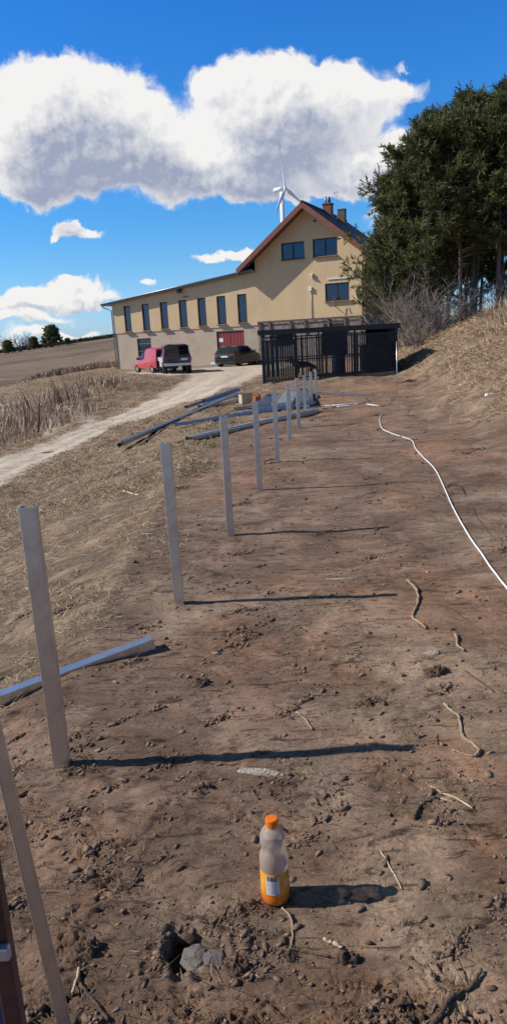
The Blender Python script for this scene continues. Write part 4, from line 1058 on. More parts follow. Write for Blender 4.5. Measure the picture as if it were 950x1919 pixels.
# windows
def window(op, mull, y=.06, curtain=None, bars=0, shade=False):
    e0, z0, e1, z1 = op; m_ = MB(); f = .085
    m_.box(e0, y, z0, e0 + f, y + .08, z1); m_.box(e1 - f, y, z0, e1, y + .08, z1); m_.box(e0 + f, y, z0, e1 - f, y + .08, z0 + f); m_.box(e0 + f, y, z1 - f, e1 - f, y + .08, z1)
    for k in range(mull):
        c = e0 + (e1 - e0) * (k + 1) / (mull + 1); m_.box(c - .055, y - .004, z0 + f, c + .055, y + .08, z1 - f)
    w = m_.build('window', FRAMEM, house)
    MB().box(e0 + f, y + .03, z0 + f, e1 - f, y + .036, z1 - f).build('pane', GLASS, w)
    MB().prism([(-.21, -.03), (.05, .0), (.05, -.035), (-.21, -.06)], lambda p, t: ((e1 + .06) if t else (e0 - .06), p[0], z0 + p[1] - .003)).build('sill', SILL, w)
    if curtain:
        for a, b, lo, hi in curtain:
            m_ = MB(); n = 10
            pts = [(e0 + f + (e1 - e0 - 2 * f) * (a + (b - a) * k / n), y + .16 + .025 * (k % 2)) for k in range(n + 1)]
            zz0 = z0 + (z1 - z0) * lo; zz1 = z0 + (z1 - z0) * hi
            vs = [(p[0], p[1], zz0) for p in pts] + [(p[0], p[1], zz1) for p in pts]
            m_.add(vs, [(k, k + 1, n + 2 + k, n + 1 + k) for k in range(n)]).build('curtain', CURT, w)
    if bars:
        m_ = MB()
        for k in range(bars): c = e0 + (e1 - e0) * (k + .5) / bars; m_.tube([(c, y - .05, z0), (c, y - .05, z1)], .014, 6)
        m_.bar((e0, y - .05, z0 + .4), (e1, y - .05, z0 + .4), .02, .03); m_.bar((e0, y - .05, z1 - .4), (e1, y - .05, z1 - .4), .02, .03)
        m_.build('grille', GREYM, w)
    return w
CT = [[(.25, .7, .05, .97)], [(.35, .75, .08, .8)], [(.55, .85, .1, .85)], [(.0, .12, .1, .9)], [(.8, 1, .3, .7)], [(.3, .8, .35, .66)], [(.2, .8, .42, .66)]]
for op, ct in zip(WIN_W, CT): window(op, 0, .05, ct)
for op in WIN_G: window(op, 1, .05)
window(LOWW, 0, .12, [(0, 1, .02, .98)], 7)
m_ = MB()
for e0, e1 in ((8.70, 9.77), (9.79, 10.86)):
    m_.box(e0, .10, .15, e1, .15, 2.44)
    for k in range(4): m_.box(e0 + .04 + k * (e1 - e0 - .05) / 4, .085, .2, e0 + (k + 1) * (e1 - e0 - .05) / 4, .099, 2.38)
dr = m_.build('garage_door', DOORRED, house)
m_ = MB(); m_.box(8.665, .06, .12, 8.695, .2, 2.49); m_.box(10.865, .06, .12, 10.895, .2, 2.49); m_.box(8.696, .06, 2.445, 10.864, .2, 2.49); m_.build('door_frame', SILL, dr)
m_ = MB(); m_.box(8.80, .072, 1.72, 9.15, .080, 2.0); m_.build('door_notice', PAPER, dr)
# small fittings
def lampf(e, z, name='wall_lamp'):
    m_ = MB(); m_.box(e - .12, -.24, z - .06, e + .12, -.056, z + .10); m_.box(e - .17, -.36, z - .16, e + .17, -.245, z + .06); bevel(m_.build(name, FRAMEM, house), .02)
lampf(5.93, 5.62); 
m_ = MB()
for e in (6.2, 6.42): m_.box(e - .06, -.09, 5.12, e + .06, -.051, 5.22)
m_.build('vent_cover', FRAMEM, house)
m_ = MB(); m_.box(16.25, -.20, 5.72, 16.40, -.056, 6.02); m_.box(16.28, -.30, 5.80, 16.36, -.201, 5.9); m_.build('wall_lamp', WHITEM, house)
m_ = MB(); m_.box(16.08, -.20, 4.86, 16.30, -.056, 5.14); bx = bevel(m_.build('meter_box', WHITEM, house), .02)
m_ = MB(); m_.tube([(16.2, -.09, 4.86), (16.22, -.09, 3.0)], .022, 6); m_.build('conduit', GREYM, bx, True)
m_ = MB(); m_.box(17.4, -.12, 5.52, 20.04, -.056, 5.60); m_.build('pipe_casing', WHITEM, house)
m_ = MB(); m_.lathe([(.09, 0), (.09, .03)], 16); v_ = m_.build('vent_cover', FRAMEM, house, loc=(16.62, -.057, 9.40)); v_.rotation_euler = (R_(90), 0, 0)
# satellite dish and sensor bracket under the lower window
m_ = MB(); m_.lathe([(.002, .0), (.15, .02), (.28, .07), (.36, .13), (.355, .135), (.27, .08), (.15, .03), (.002, .012)], 24, caps=False)
di = autosmooth(m_.build('satellite_dish', WHITEM, house), 50); di.location = (19.62, -.45, 4.38); di.rotation_euler = (R_(75), 0, R_(62)); di.scale = (.85, 1.1, 1)
m_ = MB(); m_.tube([(19.62, -.06, 4.2), (19.58, -.42, 4.3)], .03, 6); m_.build('dish_bracket', GREYM, house)
m_ = MB(); m_.lathe([(.002, .0), (.12, .015), (.17, .06), (.002, .02)], 18, caps=False); d2 = m_.build('satellite_dish', mat('grey_dish', (.30, .31, .33), .5), house); d2.location = (17.86, -.5, 4.28); d2.rotation_euler = (R_(80), 0, R_(30))
m_ = MB(); m_.tube([(17.88, -.056, 3.75), (17.88, -.4, 3.75), (17.88, -.42, 4.25)], .03, 6); m_.build('dish_bracket', GREYM, house)
# pale pipe in front of the door, by the wall
o = MB().tube([(-2.55, 54.9, gz(-2.55, 54.9, .5) + .13), (-.35, 53.85, gz(-.35, 53.85, .5) + .13)], .15, 12).build('blue_pipe', mat('blue_grey_pipe', (.22, .38, .46), .5, dirt=(.4, .4, .38), dscale=2), smooth=True)
tag(o, 'pale blue pipe lying along the foot of the house wall', 'pipe')

# ------------------------------------------------------------------ vehicles
TYRE = mat('tyre_rubber', (.018, .017, .016), .85, dirt=(.12, .09, .07), dscale=9, damt=.5)
RIM = mat('alloy_rim', (.52, .53, .54), .35, .8)
LAMPR = mat('red_lamp', (.35, .02, .02), .25)
PLATE = mat('number_plate', (.78, .78, .74), .5)
TRIM = mat('black_trim', (.02, .02, .021), .6)
def car(name, loc, head, st, paint, wheels, wr, ww, label, wins, rear_glass, front_glass, extra=None, rim=RIM):
    """st: stations rear->front (x, z low, z belt, z top, half low, half belt, half top)"""
    root = empty(name, loc, head, label, 'car' if name != 'delivery_van' else 'van', 'cars parked before the house')
    def ring(s):
        x, zl, zb, zt, wl, wb, wt = s; zm = zl + (zb - zl) * .5; c = (zt - zb)
        h = [(wl * .9, zl), (wl, zl + .06), (max(wl, wb) * 1.01, zm), (wb, zb), (wb + (wt - wb) * .88, zb + c * .90), (wt * .86, zt - .0)]
        return [(x, y, z) for y, z in h] + [(x, -y, z) for y, z in reversed(h)]
    m_ = MB(); n = 12; vs = [p for s in st for p in ring(s)]
    m_.add(vs, [(i*n+k, i*n+(k+1) % n, (i+1)*n+(k+1) % n, (i+1)*n+k) for i in range(len(st)-1) for k in range(n)] + [tuple(range(n))[::-1], tuple(range((len(st)-1)*n, len(st)*n))])
    body = m_.build('body', paint, root); autosmooth(body, 32)
    def at(x, side, t):
        for a, b in zip(st, st[1:]):
            if a[0] <= x <= b[0]: break
        u = (x - a[0]) / (b[0] - a[0]); s = [a[i] + (b[i] - a[i]) * u for i in range(7)]
        y = s[5] + (s[6] - s[5]) * .88 * t; z = s[2] + (s[3] - s[2]) * .90 * t
        return Vector((x, side * (y + .012), z))
    for side in (1, -1):
        for xs_lo, xs_hi in wins:
            lo = [at(x, side, .06) for x in xs_lo]; hi = [at(x, side, .93) for x in xs_hi]
            m_ = MB(); P = lo + hi[::-1]; inn = [p - Vector((0, side * .03, 0)) for p in P]; k = len(P)
            f = [tuple(range(k)) if side < 0 else tuple(range(k))[::-1]] + [(i, i + k, (i+1) % k + k, (i+1) % k) for i in range(k)]
            m_.add(P + inn, f).build('side_window', CARGLASS, root)
    for nm, q in (('rear_window', rear_glass), ('windscreen', front_glass)):
        if not q: continue
        x0, x1, t0, t1, ww_ = q; d = .015 if nm == 'windscreen' else -.015
        A, B = at(x0, 1, t0), at(x1, 1, t1)
        y0, y1 = A.y * ww_, B.y * ww_
        MB().add([(x0 + d, -y0, A.z), (x0 + d, y0, A.z), (x1 + d, y1, B.z), (x1 + d, -y1, B.z), (x0 - d, -y0, A.z - .01), (x0 - d, y0, A.z - .01), (x1 - d, y1, B.z - .01), (x1 - d, -y1, B.z - .01)], [(0, 1, 2, 3), (7, 6, 5, 4), (0, 4, 5, 1), (1, 5, 6, 2), (2, 6, 7, 3), (3, 7, 4, 0)]).build(nm, CARGLASS, root)
    for x, y in wheels:
        for side in (1, -1):
            m_ = MB(); h = ww / 2
            m_.lathe([(wr * .60, -h), (wr * .93, -h), (wr, -h * .6), (wr, h * .6), (wr * .93, h), (wr * .60, h)], 20, caps=False)
            w_ = autosmooth(m_.build('wheel', TYRE, root), 40); w_.location = (x, side * y, wr); w_.rotation_euler = (R_(90), 0, 0)
            r_ = MB(); r_.lathe([(wr * .62, -h * .8), (wr * .58, -h * .5), (wr * .2, -h * .55), (wr * .18, h * .55), (wr * .58, h * .5), (wr * .62, h * .8)], 16)
            for k in range(5):
                a = 2 * math.pi * k / 5
                for sg in (-1, 1): r_.bar((0, 0, sg * h * .66), (wr * .58 * math.cos(a), wr * .58 * math.sin(a), sg * h * .66), .05, .03)
            autosmooth(r_.build('rim', rim, w_), 40)
            MB().lathe([(wr * 1.12, -.02), (wr * 1.14, .01), (wr * .5, .012), (wr * .5, -.02)], 20).build('wheel_arch', TRIM, root).matrix_local = Matrix.Translation((x, side * (y + h * .1 - .01), wr)) @ Matrix.Rotation(R_(90), 4, 'X')
    return root, at
def lamps(root, pts, size, m):
    for x, y, z in pts: bevel(MB().box(x - size[0], y - size[1], z - size[2], x + size[0], y + size[1], z + size[2]).build('tail_light', m, root), .01)

DKG = mat('dark_green_grey_paint', (.035, .042, .040), .22, .3, Coat_Weight=.7, dirt=(.12, .10, .08), dscale=2.5, damt=.35)
hx, hy = -.42, 51.3
h_st = [(0, .45, .70, .74, .66, .68, .66), (.07, .28, .86, .90, .80, .80, .78), (.18, .24, .95, 1.0, .85, .85, .76), (.42, .22, .97, 1.28, .865, .86, .68), (.72, .2, .97, 1.41, .87, .865, .66), (1.55, .19, .95, 1.47, .87, .87, .66), (2.3, .19, .93, 1.42, .87, .87, .64), (2.72, .19, .92, 1.20, .87, .865, .68), (3.1, .19, .90, .94, .87, .85, .78), (3.8, .2, .80, .83, .85, .80, .72), (4.1, .26, .62, .66, .78, .74, .66), (4.2, .36, .5, .52, .66, .64, .6)]
car1, at = car('hatchback_car', (hx - 1.0, hy - 1.2, gz(hx, hy, .5) - .01), R_(90 - 27), h_st, DKG, [(.78, .75), (3.32, .75)], .31, .20, 'dark green grey hatchback parked by the red garage door', [([.62, 1.45], [.85, 1.45]), ([1.52, 2.30], [1.52, 2.22]), ([2.36, 2.9], [2.30, 2.52])], (.20, .62, .2, .96, .86), (3.05, 2.45, .15, .95, .9))
lamps(car1, [(.10, .66, .83), (.10, -.66, .83)], (.06, .14, .07), LAMPR)
bevel(MB().box(-.06, -.70, .36, .06, .70, .58).build('rear_bumper', DKG, car1), .04, 3); MB().box(-.012, -.26, .68, .03, .26, .79).build('plate', PLATE, car1)
for s in (1, -1): bevel(MB().box(2.75, s * .87 - .02, .92, 2.87, s * 1.03, 1.06).build('door_mirror', DKG, car1), .03)

NAVY = mat('navy_paint', (.018, .026, .060), .25, .2, Coat_Weight=.6)
SILV = mat('pale_silver_paint', (.62, .63, .63), .35, .3)
jx, jy = -4.02, 44.3
j_st = [(0, .55, 1.04, 1.06, .78, .80, .78), (.03, .48, 1.05, 1.62, .80, .81, .66), (.12, .46, 1.05, 1.72, .81, .82, .66), (1.2, .44, 1.05, 1.76, .82, .82, .66), (2.2, .44, 1.05, 1.75, .82, .82, .66), (2.42, .44, 1.05, 1.70, .82, .82, .66), (2.75, .44, 1.04, 1.08, .82, .81, .74), (3.6, .46, .98, 1.02, .80, .78, .70), (3.68, .5, .9, .93, .78, .76, .7)]
jeep, at = car('off_road_car', (jx, jy - .9, gz(jx, jy - .9, .5) - .02), R_(90 + 11), j_st, NAVY, [(.62, .72), (2.95, .72)], .37, .25, 'tall navy off road car with silver sills seen from behind', [([.18, 1.2], [.22, 1.2]), ([1.28, 2.2], [1.28, 2.15])], None, (2.72, 2.44, .2, .95, .9))
m_ = MB(); m_.box(-.022, -.66, 1.12, .02, .66, 1.62); rw = m_.build('rear_window', CARGLASS, jeep)
m_ = MB(); m_.box(-.03, -.72, 1.06, .021, -.661, 1.66); m_.box(-.03, .661, 1.06, .021, .72, 1.66); m_.box(-.03, -.66, 1.621, .021, .66, 1.66); m_.box(-.03, -.66, 1.06, .021, .66, 1.119); m_.build('window_frame', NAVY, rw)
m_ = MB()
for s in (1, -1): m_.box(.95, s * .80 if s > 0 else -.86, .42, 2.55, .86 if s > 0 else -.80, .98); m_.box(.0, s * .815 if s > 0 else -.88, .74, .949, .88 if s > 0 else -.815, 1.0); m_.box(2.551, s * .815 if s > 0 else -.88, .74, 3.6, .88 if s > 0 else -.815, .98)
bevel(m_.build('sill_cladding', SILV, jeep), .02)
bevel(MB().box(-.14, -.78, .50, .02, .78, .66).build('rear_bumper', SILV, jeep), .03)
lamps(jeep, [(-.02, .68, .90), (-.02, -.68, .90)], (.03, .07, .13), LAMPR)
MB().box(-.035, -.62, .80, -.0, -.22, .92).build('plate', PLATE, jeep); MB().box(-.035, .05, .42, -.0, .5, .49).build('tow_bar', TRIM, jeep)
w_ = MB().lathe([(.2, -.09), (.33, -.09), (.35, -.04), (.35, .04), (.33, .09), (.2, .09)], 20).build('spare_wheel', TYRE, jeep); w_.location = (.3, .3, .42)

RED = mat('red_paint_van', (.50, .045, .05), .35, 0, Coat_Weight=.4, var=(.42, .045, .05), vscale=2)
vx, vy = -5.3, 47.2
v_st = [(0, .5, 1.0, 1.66, .76, .78, .70), (.05, .36, 1.0, 1.72, .79, .80, .70), (1.0, .34, 1.0, 1.80, .80, .80, .70), (1.75, .32, 1.0, 1.76, .80, .80, .68), (2.05, .32, .98, 1.52, .80, .80, .62), (2.55, .3, .96, 1.42, .80, .80, .60), (3.1, .3, .93, .98, .80, .79, .70), (3.85, .32, .78, .82, .78, .74, .66), (4.05, .4, .6, .62, .68, .64, .6)]
van, at = car('delivery_van', (vx + .55, vy - .2, gz(vx, vy - .6, .5) - .03), R_(90 + 30), v_st, RED, [(.72, .72), (3.25, .72)], .31, .19, 'small red van parked nose left beside the off road car', [([1.95, 2.85], [2.08, 2.52])], None, (3.05, 2.58, .15, .94, .9))
m_ = MB(); m_.box(-.03, -.70, .52, -.002, -.015, 1.58); m_.box(-.03, .015, .52, -.002, .70, 1.58); rd = m_.build('rear_door', mat('shaded_van_door', (.05, .02, .02), .5), van)  # shade on the red van's rear is painted into the door colour
MB().box(-.045, -.62, 1.05, -.031, -.1, 1.5).build('rear_window', CARGLASS, rd)
bevel(MB().box(-.07, -.76, .36, .04, .76, .50).build('rear_bumper', TRIM, van), .03)
van.scale = (1, 1, .9); van.location.x -= .25
for s in (1, -1): bevel(MB().box(2.72, s * .8 - .02, .96, 2.84, s * .98, 1.10).build('door_mirror', TRIM, van), .03)

# ------------------------------------------------------------------ dog pen
KX, KY = .65, 28.5; kvec = Vector((5.20, -.30, 0)); KL = kvec.length
pen = empty('dog_pen', (KX, KY, -.22), math.atan2(kvec.y, kvec.x), 'black steel dog pen with flat roof and upright bars below the house', 'dog pen')
zg = lambda u: .28 * u / KL           # the ground rises to the right
m_ = MB(); m_.prism([(-.10, 2.03), (KL + .12, 2.03), (KL + .12, 2.05), (-.10, 2.05)], lambda p, t: (p[0], 2.75 if t else -.12, p[1])); m_.build('roof_sheet', BLACKM, pen)
m_ = MB(); m_.box(-.10, -.14, 1.86, KL + .12, -.121, 2.052); m_.box(-.12, -.139, 1.9, -.101, 2.75, 2.052); m_.build('fascia', BLACKM, pen)
m_ = MB()
for u, y in ((.03, 0), (1.32, 0), (2.22, 0), (3.6, 0), (KL - .03, 0), (.03, 2.6), (2.6, 2.6), (KL - .03, 2.6)): MB().box(u - .035, y - .03, zg(u) - .25, u + .035, y + .03, 2.03).build('post', BLACKM, pen)
m_ = MB()
for z in (.10, .85, 1.63): m_.bar((.0, .0, z), (KL, .0, z + (.27 if z < .5 else .1)), .03, .045)
for z in (.9, 1.75): m_.bar((0, 2.6, z), (KL, 2.6, z), .03, .045)
m_.build('rail', BLACKM, pen)
u = .10; k = 0
while u < KL - .08:
    w_ = .072 if u < 1.28 else (.036 if u < 3.62 else .046)
    m_ = MB(); m_.box(u - w_ / 2, -.052, zg(u) + .02, u + w_ / 2, -.03, 1.66 if u < 1.28 else 1.72)
    m_.build('bar', BLACKM, pen); u += .090 if u < 1.28 else .084; k += 1
for u in np.arange(.15, KL, .21): MB().box(u - .022, 2.64, .1, u + .022, 2.66, 1.8).build('rear_bar', BLACKM, pen)
m_ = MB(); m_.box(2.36, .035, 1.00, 3.34, .06, 1.86); m_.build('front_board', BLACKM, pen); m_ = MB(); m_.box(.62, .035, 1.45, 1.25, .06, 1.86); m_.build('front_board', WOODDARK, pen)
m_ = MB(); m_.box(KL - .01, .05, -.05, KL + .03, 2.56, 2.02); m_.build('end_wall', WOODDARK, pen)
m_ = MB(); m_.box(4.3, 2.67, .0, KL + .03, 2.70, 2.02); m_.build('back_board', WOODDARK, pen)
m_ = MB(); m_.box(0, -.06, -.3, KL, .06, -.02); m_.prism([(0, -.3), (KL, -.3), (KL, .27), (0, .02)], lambda p, t: (p[0], .09 if t else .02, p[1])); m_.build('kerb', mat('pen_kerb', (.26, .215, .175), .9, var=(.17, .13, .1), vscale=6), pen)
# kennel box inside, with gable roof
kb = empty('dog_house', (KX + 4.05, KY + .55, .02), math.atan2(kvec.y, kvec.x), 'dark brown wooden kennel box inside the right half of the pen', 'dog house')
m_ = MB(); m_.box(0, 0, 0, 1.0, .04, .95); m_.box(0, 1.2, 0, 1.0, 1.24, .95); m_.box(0, .041, 0, .04, 1.199, .95); m_.box(.96, .041, 0, 1.0, 1.199, .95); m_.build('kennel_wall', mat('kennel_boards', (.10, .072, .055), .85, var=(.07, .05, .04), vscale=4), kb)
m_ = MB(); m_.prism([(-.1, .96), (1.1, 1.05), (1.1, 1.10), (-.1, 1.01)], lambda p, t: (p[0], 1.35 if t else -.12, p[1])); m_.build('kennel_roof', WOODDARK, kb)
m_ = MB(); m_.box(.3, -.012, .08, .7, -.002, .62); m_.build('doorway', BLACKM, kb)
bb = empty('plastic_barrel', (KX + 3.15, KY + 1.3, -.08), 0, 'blue plastic barrel standing behind the pen bars', 'barrel')
m_ = MB(); m_.lathe([(.20, 0), (.24, .06), (.26, .35), (.255, .38), (.27, .41), (.265, .62), (.255, .65), (.26, .9), (.22, .98)], 24); autosmooth(m_.build('drum', mat('blue_barrel', (.015, .028, .13), .4), bb), 40)
m_ = MB(); m_.lathe([(.225, .98), (.235, 1.0), (.235, 1.02), (.05, 1.03)], 24); m_.build('lid', WHITE_PL, bb)

# dog: one skinned body
def dog(loc, rz, label):
    root = empty('dog', loc, rz, label, 'dog')
    V = [(0, 0, .56), (-.22, 0, .55), (-.36, 0, .53), (.22, 0, .56), (.34, 0, .62), (.46, 0, .74), (.54, 0, .76), (.66, 0, .70), (.73, 0, .69)]
    E = [(0, 1), (1, 2), (0, 3), (3, 4), (4, 5), (5, 6), (6, 7), (7, 8)]
    Rr = [.125, .115, .10, .145, .11, .085, .085, .05, .035]
    def chain(start, pts, rad):
        p = start
        for q, r_ in zip(pts, rad): V.append(q); Rr.append(r_); E.append((p, len(V) - 1)); p = len(V) - 1
    for s in (1, -1):
        chain(3, [(.24, s * .09, .44), (.20, s * .10, .30), (.24, s * .10, .14), (.24, s * .10, .03), (.30, s * .10, .02)], [.075, .05, .036, .03, .035])
        chain(2, [(-.34, s * .09, .42), (-.26, s * .10, .29), (-.42, s * .10, .19), (-.40, s * .10, .03), (-.34, s * .10, .02)], [.09, .06, .036, .03, .035])
        chain(5, [(.46, s * .06, .84), (.47, s * .065, .91)], [.035, .010])
    chain(2, [(-.46, 0, .47), (-.56, 0, .33), (-.60, 0, .22)], [.045, .04, .02])
    me = bpy.data.meshes.new('dog_body'); me.from_pydata(V, E, []); me.update()
    o = bpy.data.objects.new('dog_body', me); COL.objects.link(o)
    sk = o.modifiers.new('skin', 'SKIN'); sk.use_smooth_shade = True
    sv = me.skin_vertices[0].data
    for i, r_ in enumerate(Rr): sv[i].radius = (r_, r_)
    sv[0].use_root = True
    ss = o.modifiers.new('s', 'SUBSURF'); ss.levels = 2; ss.render_levels = 2
    dg = bpy.context.evaluated_depsgraph_get(); m2 = bpy.data.meshes.new_from_object(o.evaluated_get(dg)); bpy.data.objects.remove(o)
    co = np.empty(len(m2.vertices) * 3, np.float32); m2.vertices.foreach_get('co', co); co = co.reshape(-1, 3)
    t = np.clip(sstep(.52, .44, co[:, 2]) * .8 + .5 * (co[:, 0] > .42) * (co[:, 2] < .74) + .12 * noise2(co[:, 0] * 20, co[:, 2] * 20, 3), 0, 1)
    at_ = m2.attributes.new('tint', 'FLOAT', 'POINT'); at_.data.foreach_set('value', t.astype(np.float32))
    fur = blade_mat('shepherd_fur', [(.03, .022, .018), (.16, .08, .04), (.42, .22, .11)], .85)
    m2.materials.clear(); o = link('dog_body', m2, fur, root, True)
    return root
dog((2.28, 28.95, -.12), R_(176), 'black and tan shepherd dog standing behind the pen bars')

# ------------------------------------------------------------------ trees
BARK = mat('pine_bark', (.105, .070, .052), .95, var=(.20, .135, .10), vscale=5, bump=1, bscale=14, stretch=(1, 1, .3))
NEEDLE = blade_mat('pine_needles', [(.050, .056, .020), (.11, .120, .042), (.18, .182, .070), (.26, .25, .11)], .55, .3)
TWIG = blade_mat('bare_twig', [(.12, .095, .075), (.26, .21, .17), (.40, .34, .28)], .85)

def crown_mesh(Pt, Dt, K, ln, wd, seed):
    r = np.random.default_rng(seed); n = len(Pt)
    P = np.repeat(Pt, K, 0); D = np.repeat(Dt, K, 0); m = n * K
    d = D + r.normal(0, .62, (m, 3)); d /= np.linalg.norm(d, axis=1)[:, None]
    s = np.cross(d, r.normal(0, 1, (m, 3))); s /= np.linalg.norm(s, axis=1)[:, None]
    o = P + D * r.uniform(-.10, .16, m)[:, None]
    L = (ln * r.uniform(.6, 1.25, m))[:, None]; W = (wd * r.uniform(.7, 1.3, m))[:, None]
    V = np.stack([o - s * W * .5, o + s * W * .5, o + d * L * .7 + s * W * .38, o + d * L, o + d * L * .7 - s * W * .38], 1).reshape(-1, 3)
    F = np.arange(m)[:, None] * 5 + np.arange(5)[None]
    tint = np.repeat(np.clip(np.repeat(r.normal(.42, .2, n), K) + r.normal(0, .15, m), 0, 1), 5)
    return V, F, tint

def pine(seed, h, cb, rad, left=0.0, nl=44, low_dead=True):
    """trunk and crown meshes of a Scots pine; left > 0 stretches the limbs towards -x"""
    r = random.Random(seed); tr = MB()
    bend = [r.uniform(-.25, .25) for _ in range(2)]
    def spine(z): t = z / h; return Vector((bend[0] * math.sin(t * 3), bend[1] * math.sin(t * 2.4), z))
    r0 = .0105 * h + .02
    tr.tube([spine(h * t / 12) for t in range(13)], [max(.015, r0 * (1 - .93 * t / 12)) for t in range(13)], 8)
    Pt, Dt = [], []
    for i in range(nl):
        t = (i + r.random()) / nl; z = cb + (h - cb) * t ** .85
        az = r.uniform(0, 6.283); ox = math.cos(az)
        prof_ = (1 - t) ** .62 * (.55 + .45 * min(1, t * 5)) + .10
        L = rad * prof_ * r.uniform(.65, 1.15) * (1 + left * max(0, -ox) * (1.1 - t))
        rise = r.uniform(-.05, .45) + .55 * t
        p = spine(z); d = Vector((math.cos(az), math.sin(az), rise)).normalized(); pts = [p]
        nseg = 6
        for k in range(nseg):
            d = (d + Vector((r.gauss(0, .13), r.gauss(0, .13), .06 + .05 * k / nseg))).normalized(); p = p + d * L / nseg; pts.append(p)
        rb = max(.012, r0 * .33 * (1 - t) + .012)
        tr.tube(pts, [rb * (1 - .8 * k / nseg) for k in range(nseg + 1)], 5)
        for k in range(2, nseg + 1):
            for q in range(3 if k < nseg else 4):
                f = (Vector((d.x, d.y, .25)) + Vector((r.gauss(0, .7), r.gauss(0, .7), r.gauss(.15, .4)))).normalized()
                sl_ = r.uniform(.25, .75) * (.6 + .4 * rad / 2.2); e = pts[k] + f * sl_
                tr.tube([pts[k], e], [.014, .006], 4, caps=False)
                for w in range(r.randint(3, 5)):
                    u = r.uniform(.35, 1.05); g = (f + Vector((r.gauss(0, .5), r.gauss(0, .5), r.gauss(.3, .4)))).normalized()
                    Pt.append(pts[k] + f * sl_ * u + g * r.uniform(.05, .3)); Dt.append(g)
    if low_dead:
        for i in range(14):
            z = cb * r.uniform(.25, 1.0); az = r.uniform(0, 6.283); p = spine(z); L = r.uniform(.3, 1.1)
            q = p + Vector((math.cos(az), math.sin(az), r.uniform(-.3, .2))) * L
            tr.tube([p, (p + q) / 2 + Vector((0, 0, r.uniform(0, .1))), q], [.02, .012, .005], 4, caps=False)
    return tr, np.array([tuple(p) for p in Pt]), np.array([tuple(p) for p in Dt])

def make_pine(label, x, y, rz, seed, h, cb, rad, left=0, nl=44, group='pines standing on the bank', K=9, ln=.23, wd=.034, z=None, low=True):
    root = empty('pine_tree', (x, y, (gz(x, y, .5) if z is None else z) - .15), rz, label, 'tree', group)
    tr, P, D = pine(seed, h, cb, rad, left, nl, low)
    autosmooth(tr.build('trunk', BARK, root), 60)
    V, F, t = crown_mesh(P, D, K, ln, wd, seed); npmesh('crown', V, F, NEEDLE, root, attrs={'tint': t})
    return root
make_pine('big foremost pine whose lower limbs reach left across the house corner', 8.9, 35.6, 0, 11, 8.9, 1.5, 2.4, .80, 44, K=10)
make_pine('pine with pointed leader rising behind the foremost pine', 9.9, 38.2, 1.2, 12, 9.8, 3.0, 1.9, .15, 44)
make_pine('pine between house corner and stand, its thin top bare against cloud', 7.7, 37.4, 3.0, 17, 8.3, 2.2, 1.6, .15, 40, K=9)
A_ = make_pine('tallest pine of the stand, with twin tufted leader tops', 11.3, 36.6, 2.1, 13, 9.7, 3.2, 1.9, .1, 52)
make_pine('pine at the frame edge leaning its crown over the bank', 12.9, 35.4, 4.0, 14, 9.4, 2.6, 2.2, .0, 50)
B_ = make_pine('low pine bough mass hanging in front of the house roof eaves', 8.0, 39.5, .4, 15, 6.4, 1.0, 2.2, .5, 40)
k_ = 0
for x, y, rz, s in ((10.4, 35.3, 1, .93), (10.9, 39.5, 2.5, 1.02), (12.0, 38.4, 3.4, .98), (11.9, 34.6, 5, .9), (13.6, 38.8, .7, 1.0), (12.4, 41.5, 2.9, 1.05), (14.6, 36.6, 4.4, .95), (10.2, 41.8, 5.5, 1.0), (14.8, 41.0, 1.7, 1.05), (13.4, 33.6, 3.9, .8), (9.4, 44.5, 1, .8), (11.0, 45.0, 2, .85), (12.6, 45.5, 3, .8), (14.4, 45.0, 4, .85), (16.0, 43.0, 5, .9), (16.8, 39.0, 0, .9), (13.0, 43.2, 2.2, .75), (11.4, 43.0, 5.2, .7), (15.4, 38.6, 4.9, .8), (12.7, 36.9, .3, .85)):
    c = copy_tree(A_); c.location = (x, y, gz(x, y, .5) - .15); c.rotation_euler = (0, 0, rz); c.scale = (s, s, s)
    c['label'] = 'slender pine in the dense dark rows of the stand on the bank'; c['group'] = 'slender pines packed on the bank'

for x, y, rz, s in ((10.5, 47.5, 1, 1.0), (12.5, 48.5, 2.3, 1.1), (14.6, 47.8, 3.8, 1.0), (16.6, 48.5, 5.1, 1.1), (18.6, 46.5, .3, 1.0), (11.6, 50.5, 4.3, 1.15), (17.5, 43.0, 2.8, .9)):
    c = copy_tree(B_); c.location = (x, y, gz(x, y, .5) - .3); c.rotation_euler = (0, 0, rz); c.scale = (s, s, s)
    c['label'] = 'low bushy pine closing the gaps behind the trunks of the stand'; c['group'] = 'low pines behind the stand'

def bare(seed, n, h, spread, r0, depth=3):
    r = random.Random(seed); mb = MB(); tint = []
    def grow(p, d, L, rad, lev):
        nseg = 4; pts = [p]
        for k in range(nseg):
            d = (d + Vector((r.gauss(0, .16), r.gauss(0, .16), r.gauss(.03, .08)))).normalized(); p = p + d * L / nseg; pts.append(p)
        n0 = len(mb.v); mb.tube(pts, [rad * (1 - .6 * k / nseg) for k in range(nseg + 1)], 4, caps=False)
        t = min(1, max(0, r.gauss(.5, .22) + .08 * lev)); tint.extend([t] * (len(mb.v) - n0))
        if lev < depth:
            for k in range(r.randint(3, 5)):
                q = pts[r.randint(1, nseg)]; g = (d + Vector((r.gauss(0, .65), r.gauss(0, .65), r.gauss(.1, .35)))).normalized()
                grow(q, g, L * r.uniform(.4, .7), max(rad * .55, .006), lev + 1)
    for i in range(n):
        a = r.uniform(0, 6.283); s = r.uniform(.15, 1) * spread
        grow(Vector((math.cos(a) * s * .3, math.sin(a) * s * .3, 0)), Vector((math.cos(a) * s * .55, math.sin(a) * s * .55, 1)).normalized(), h * r.uniform(.45, .75), r0, 0)
    return mb, tint
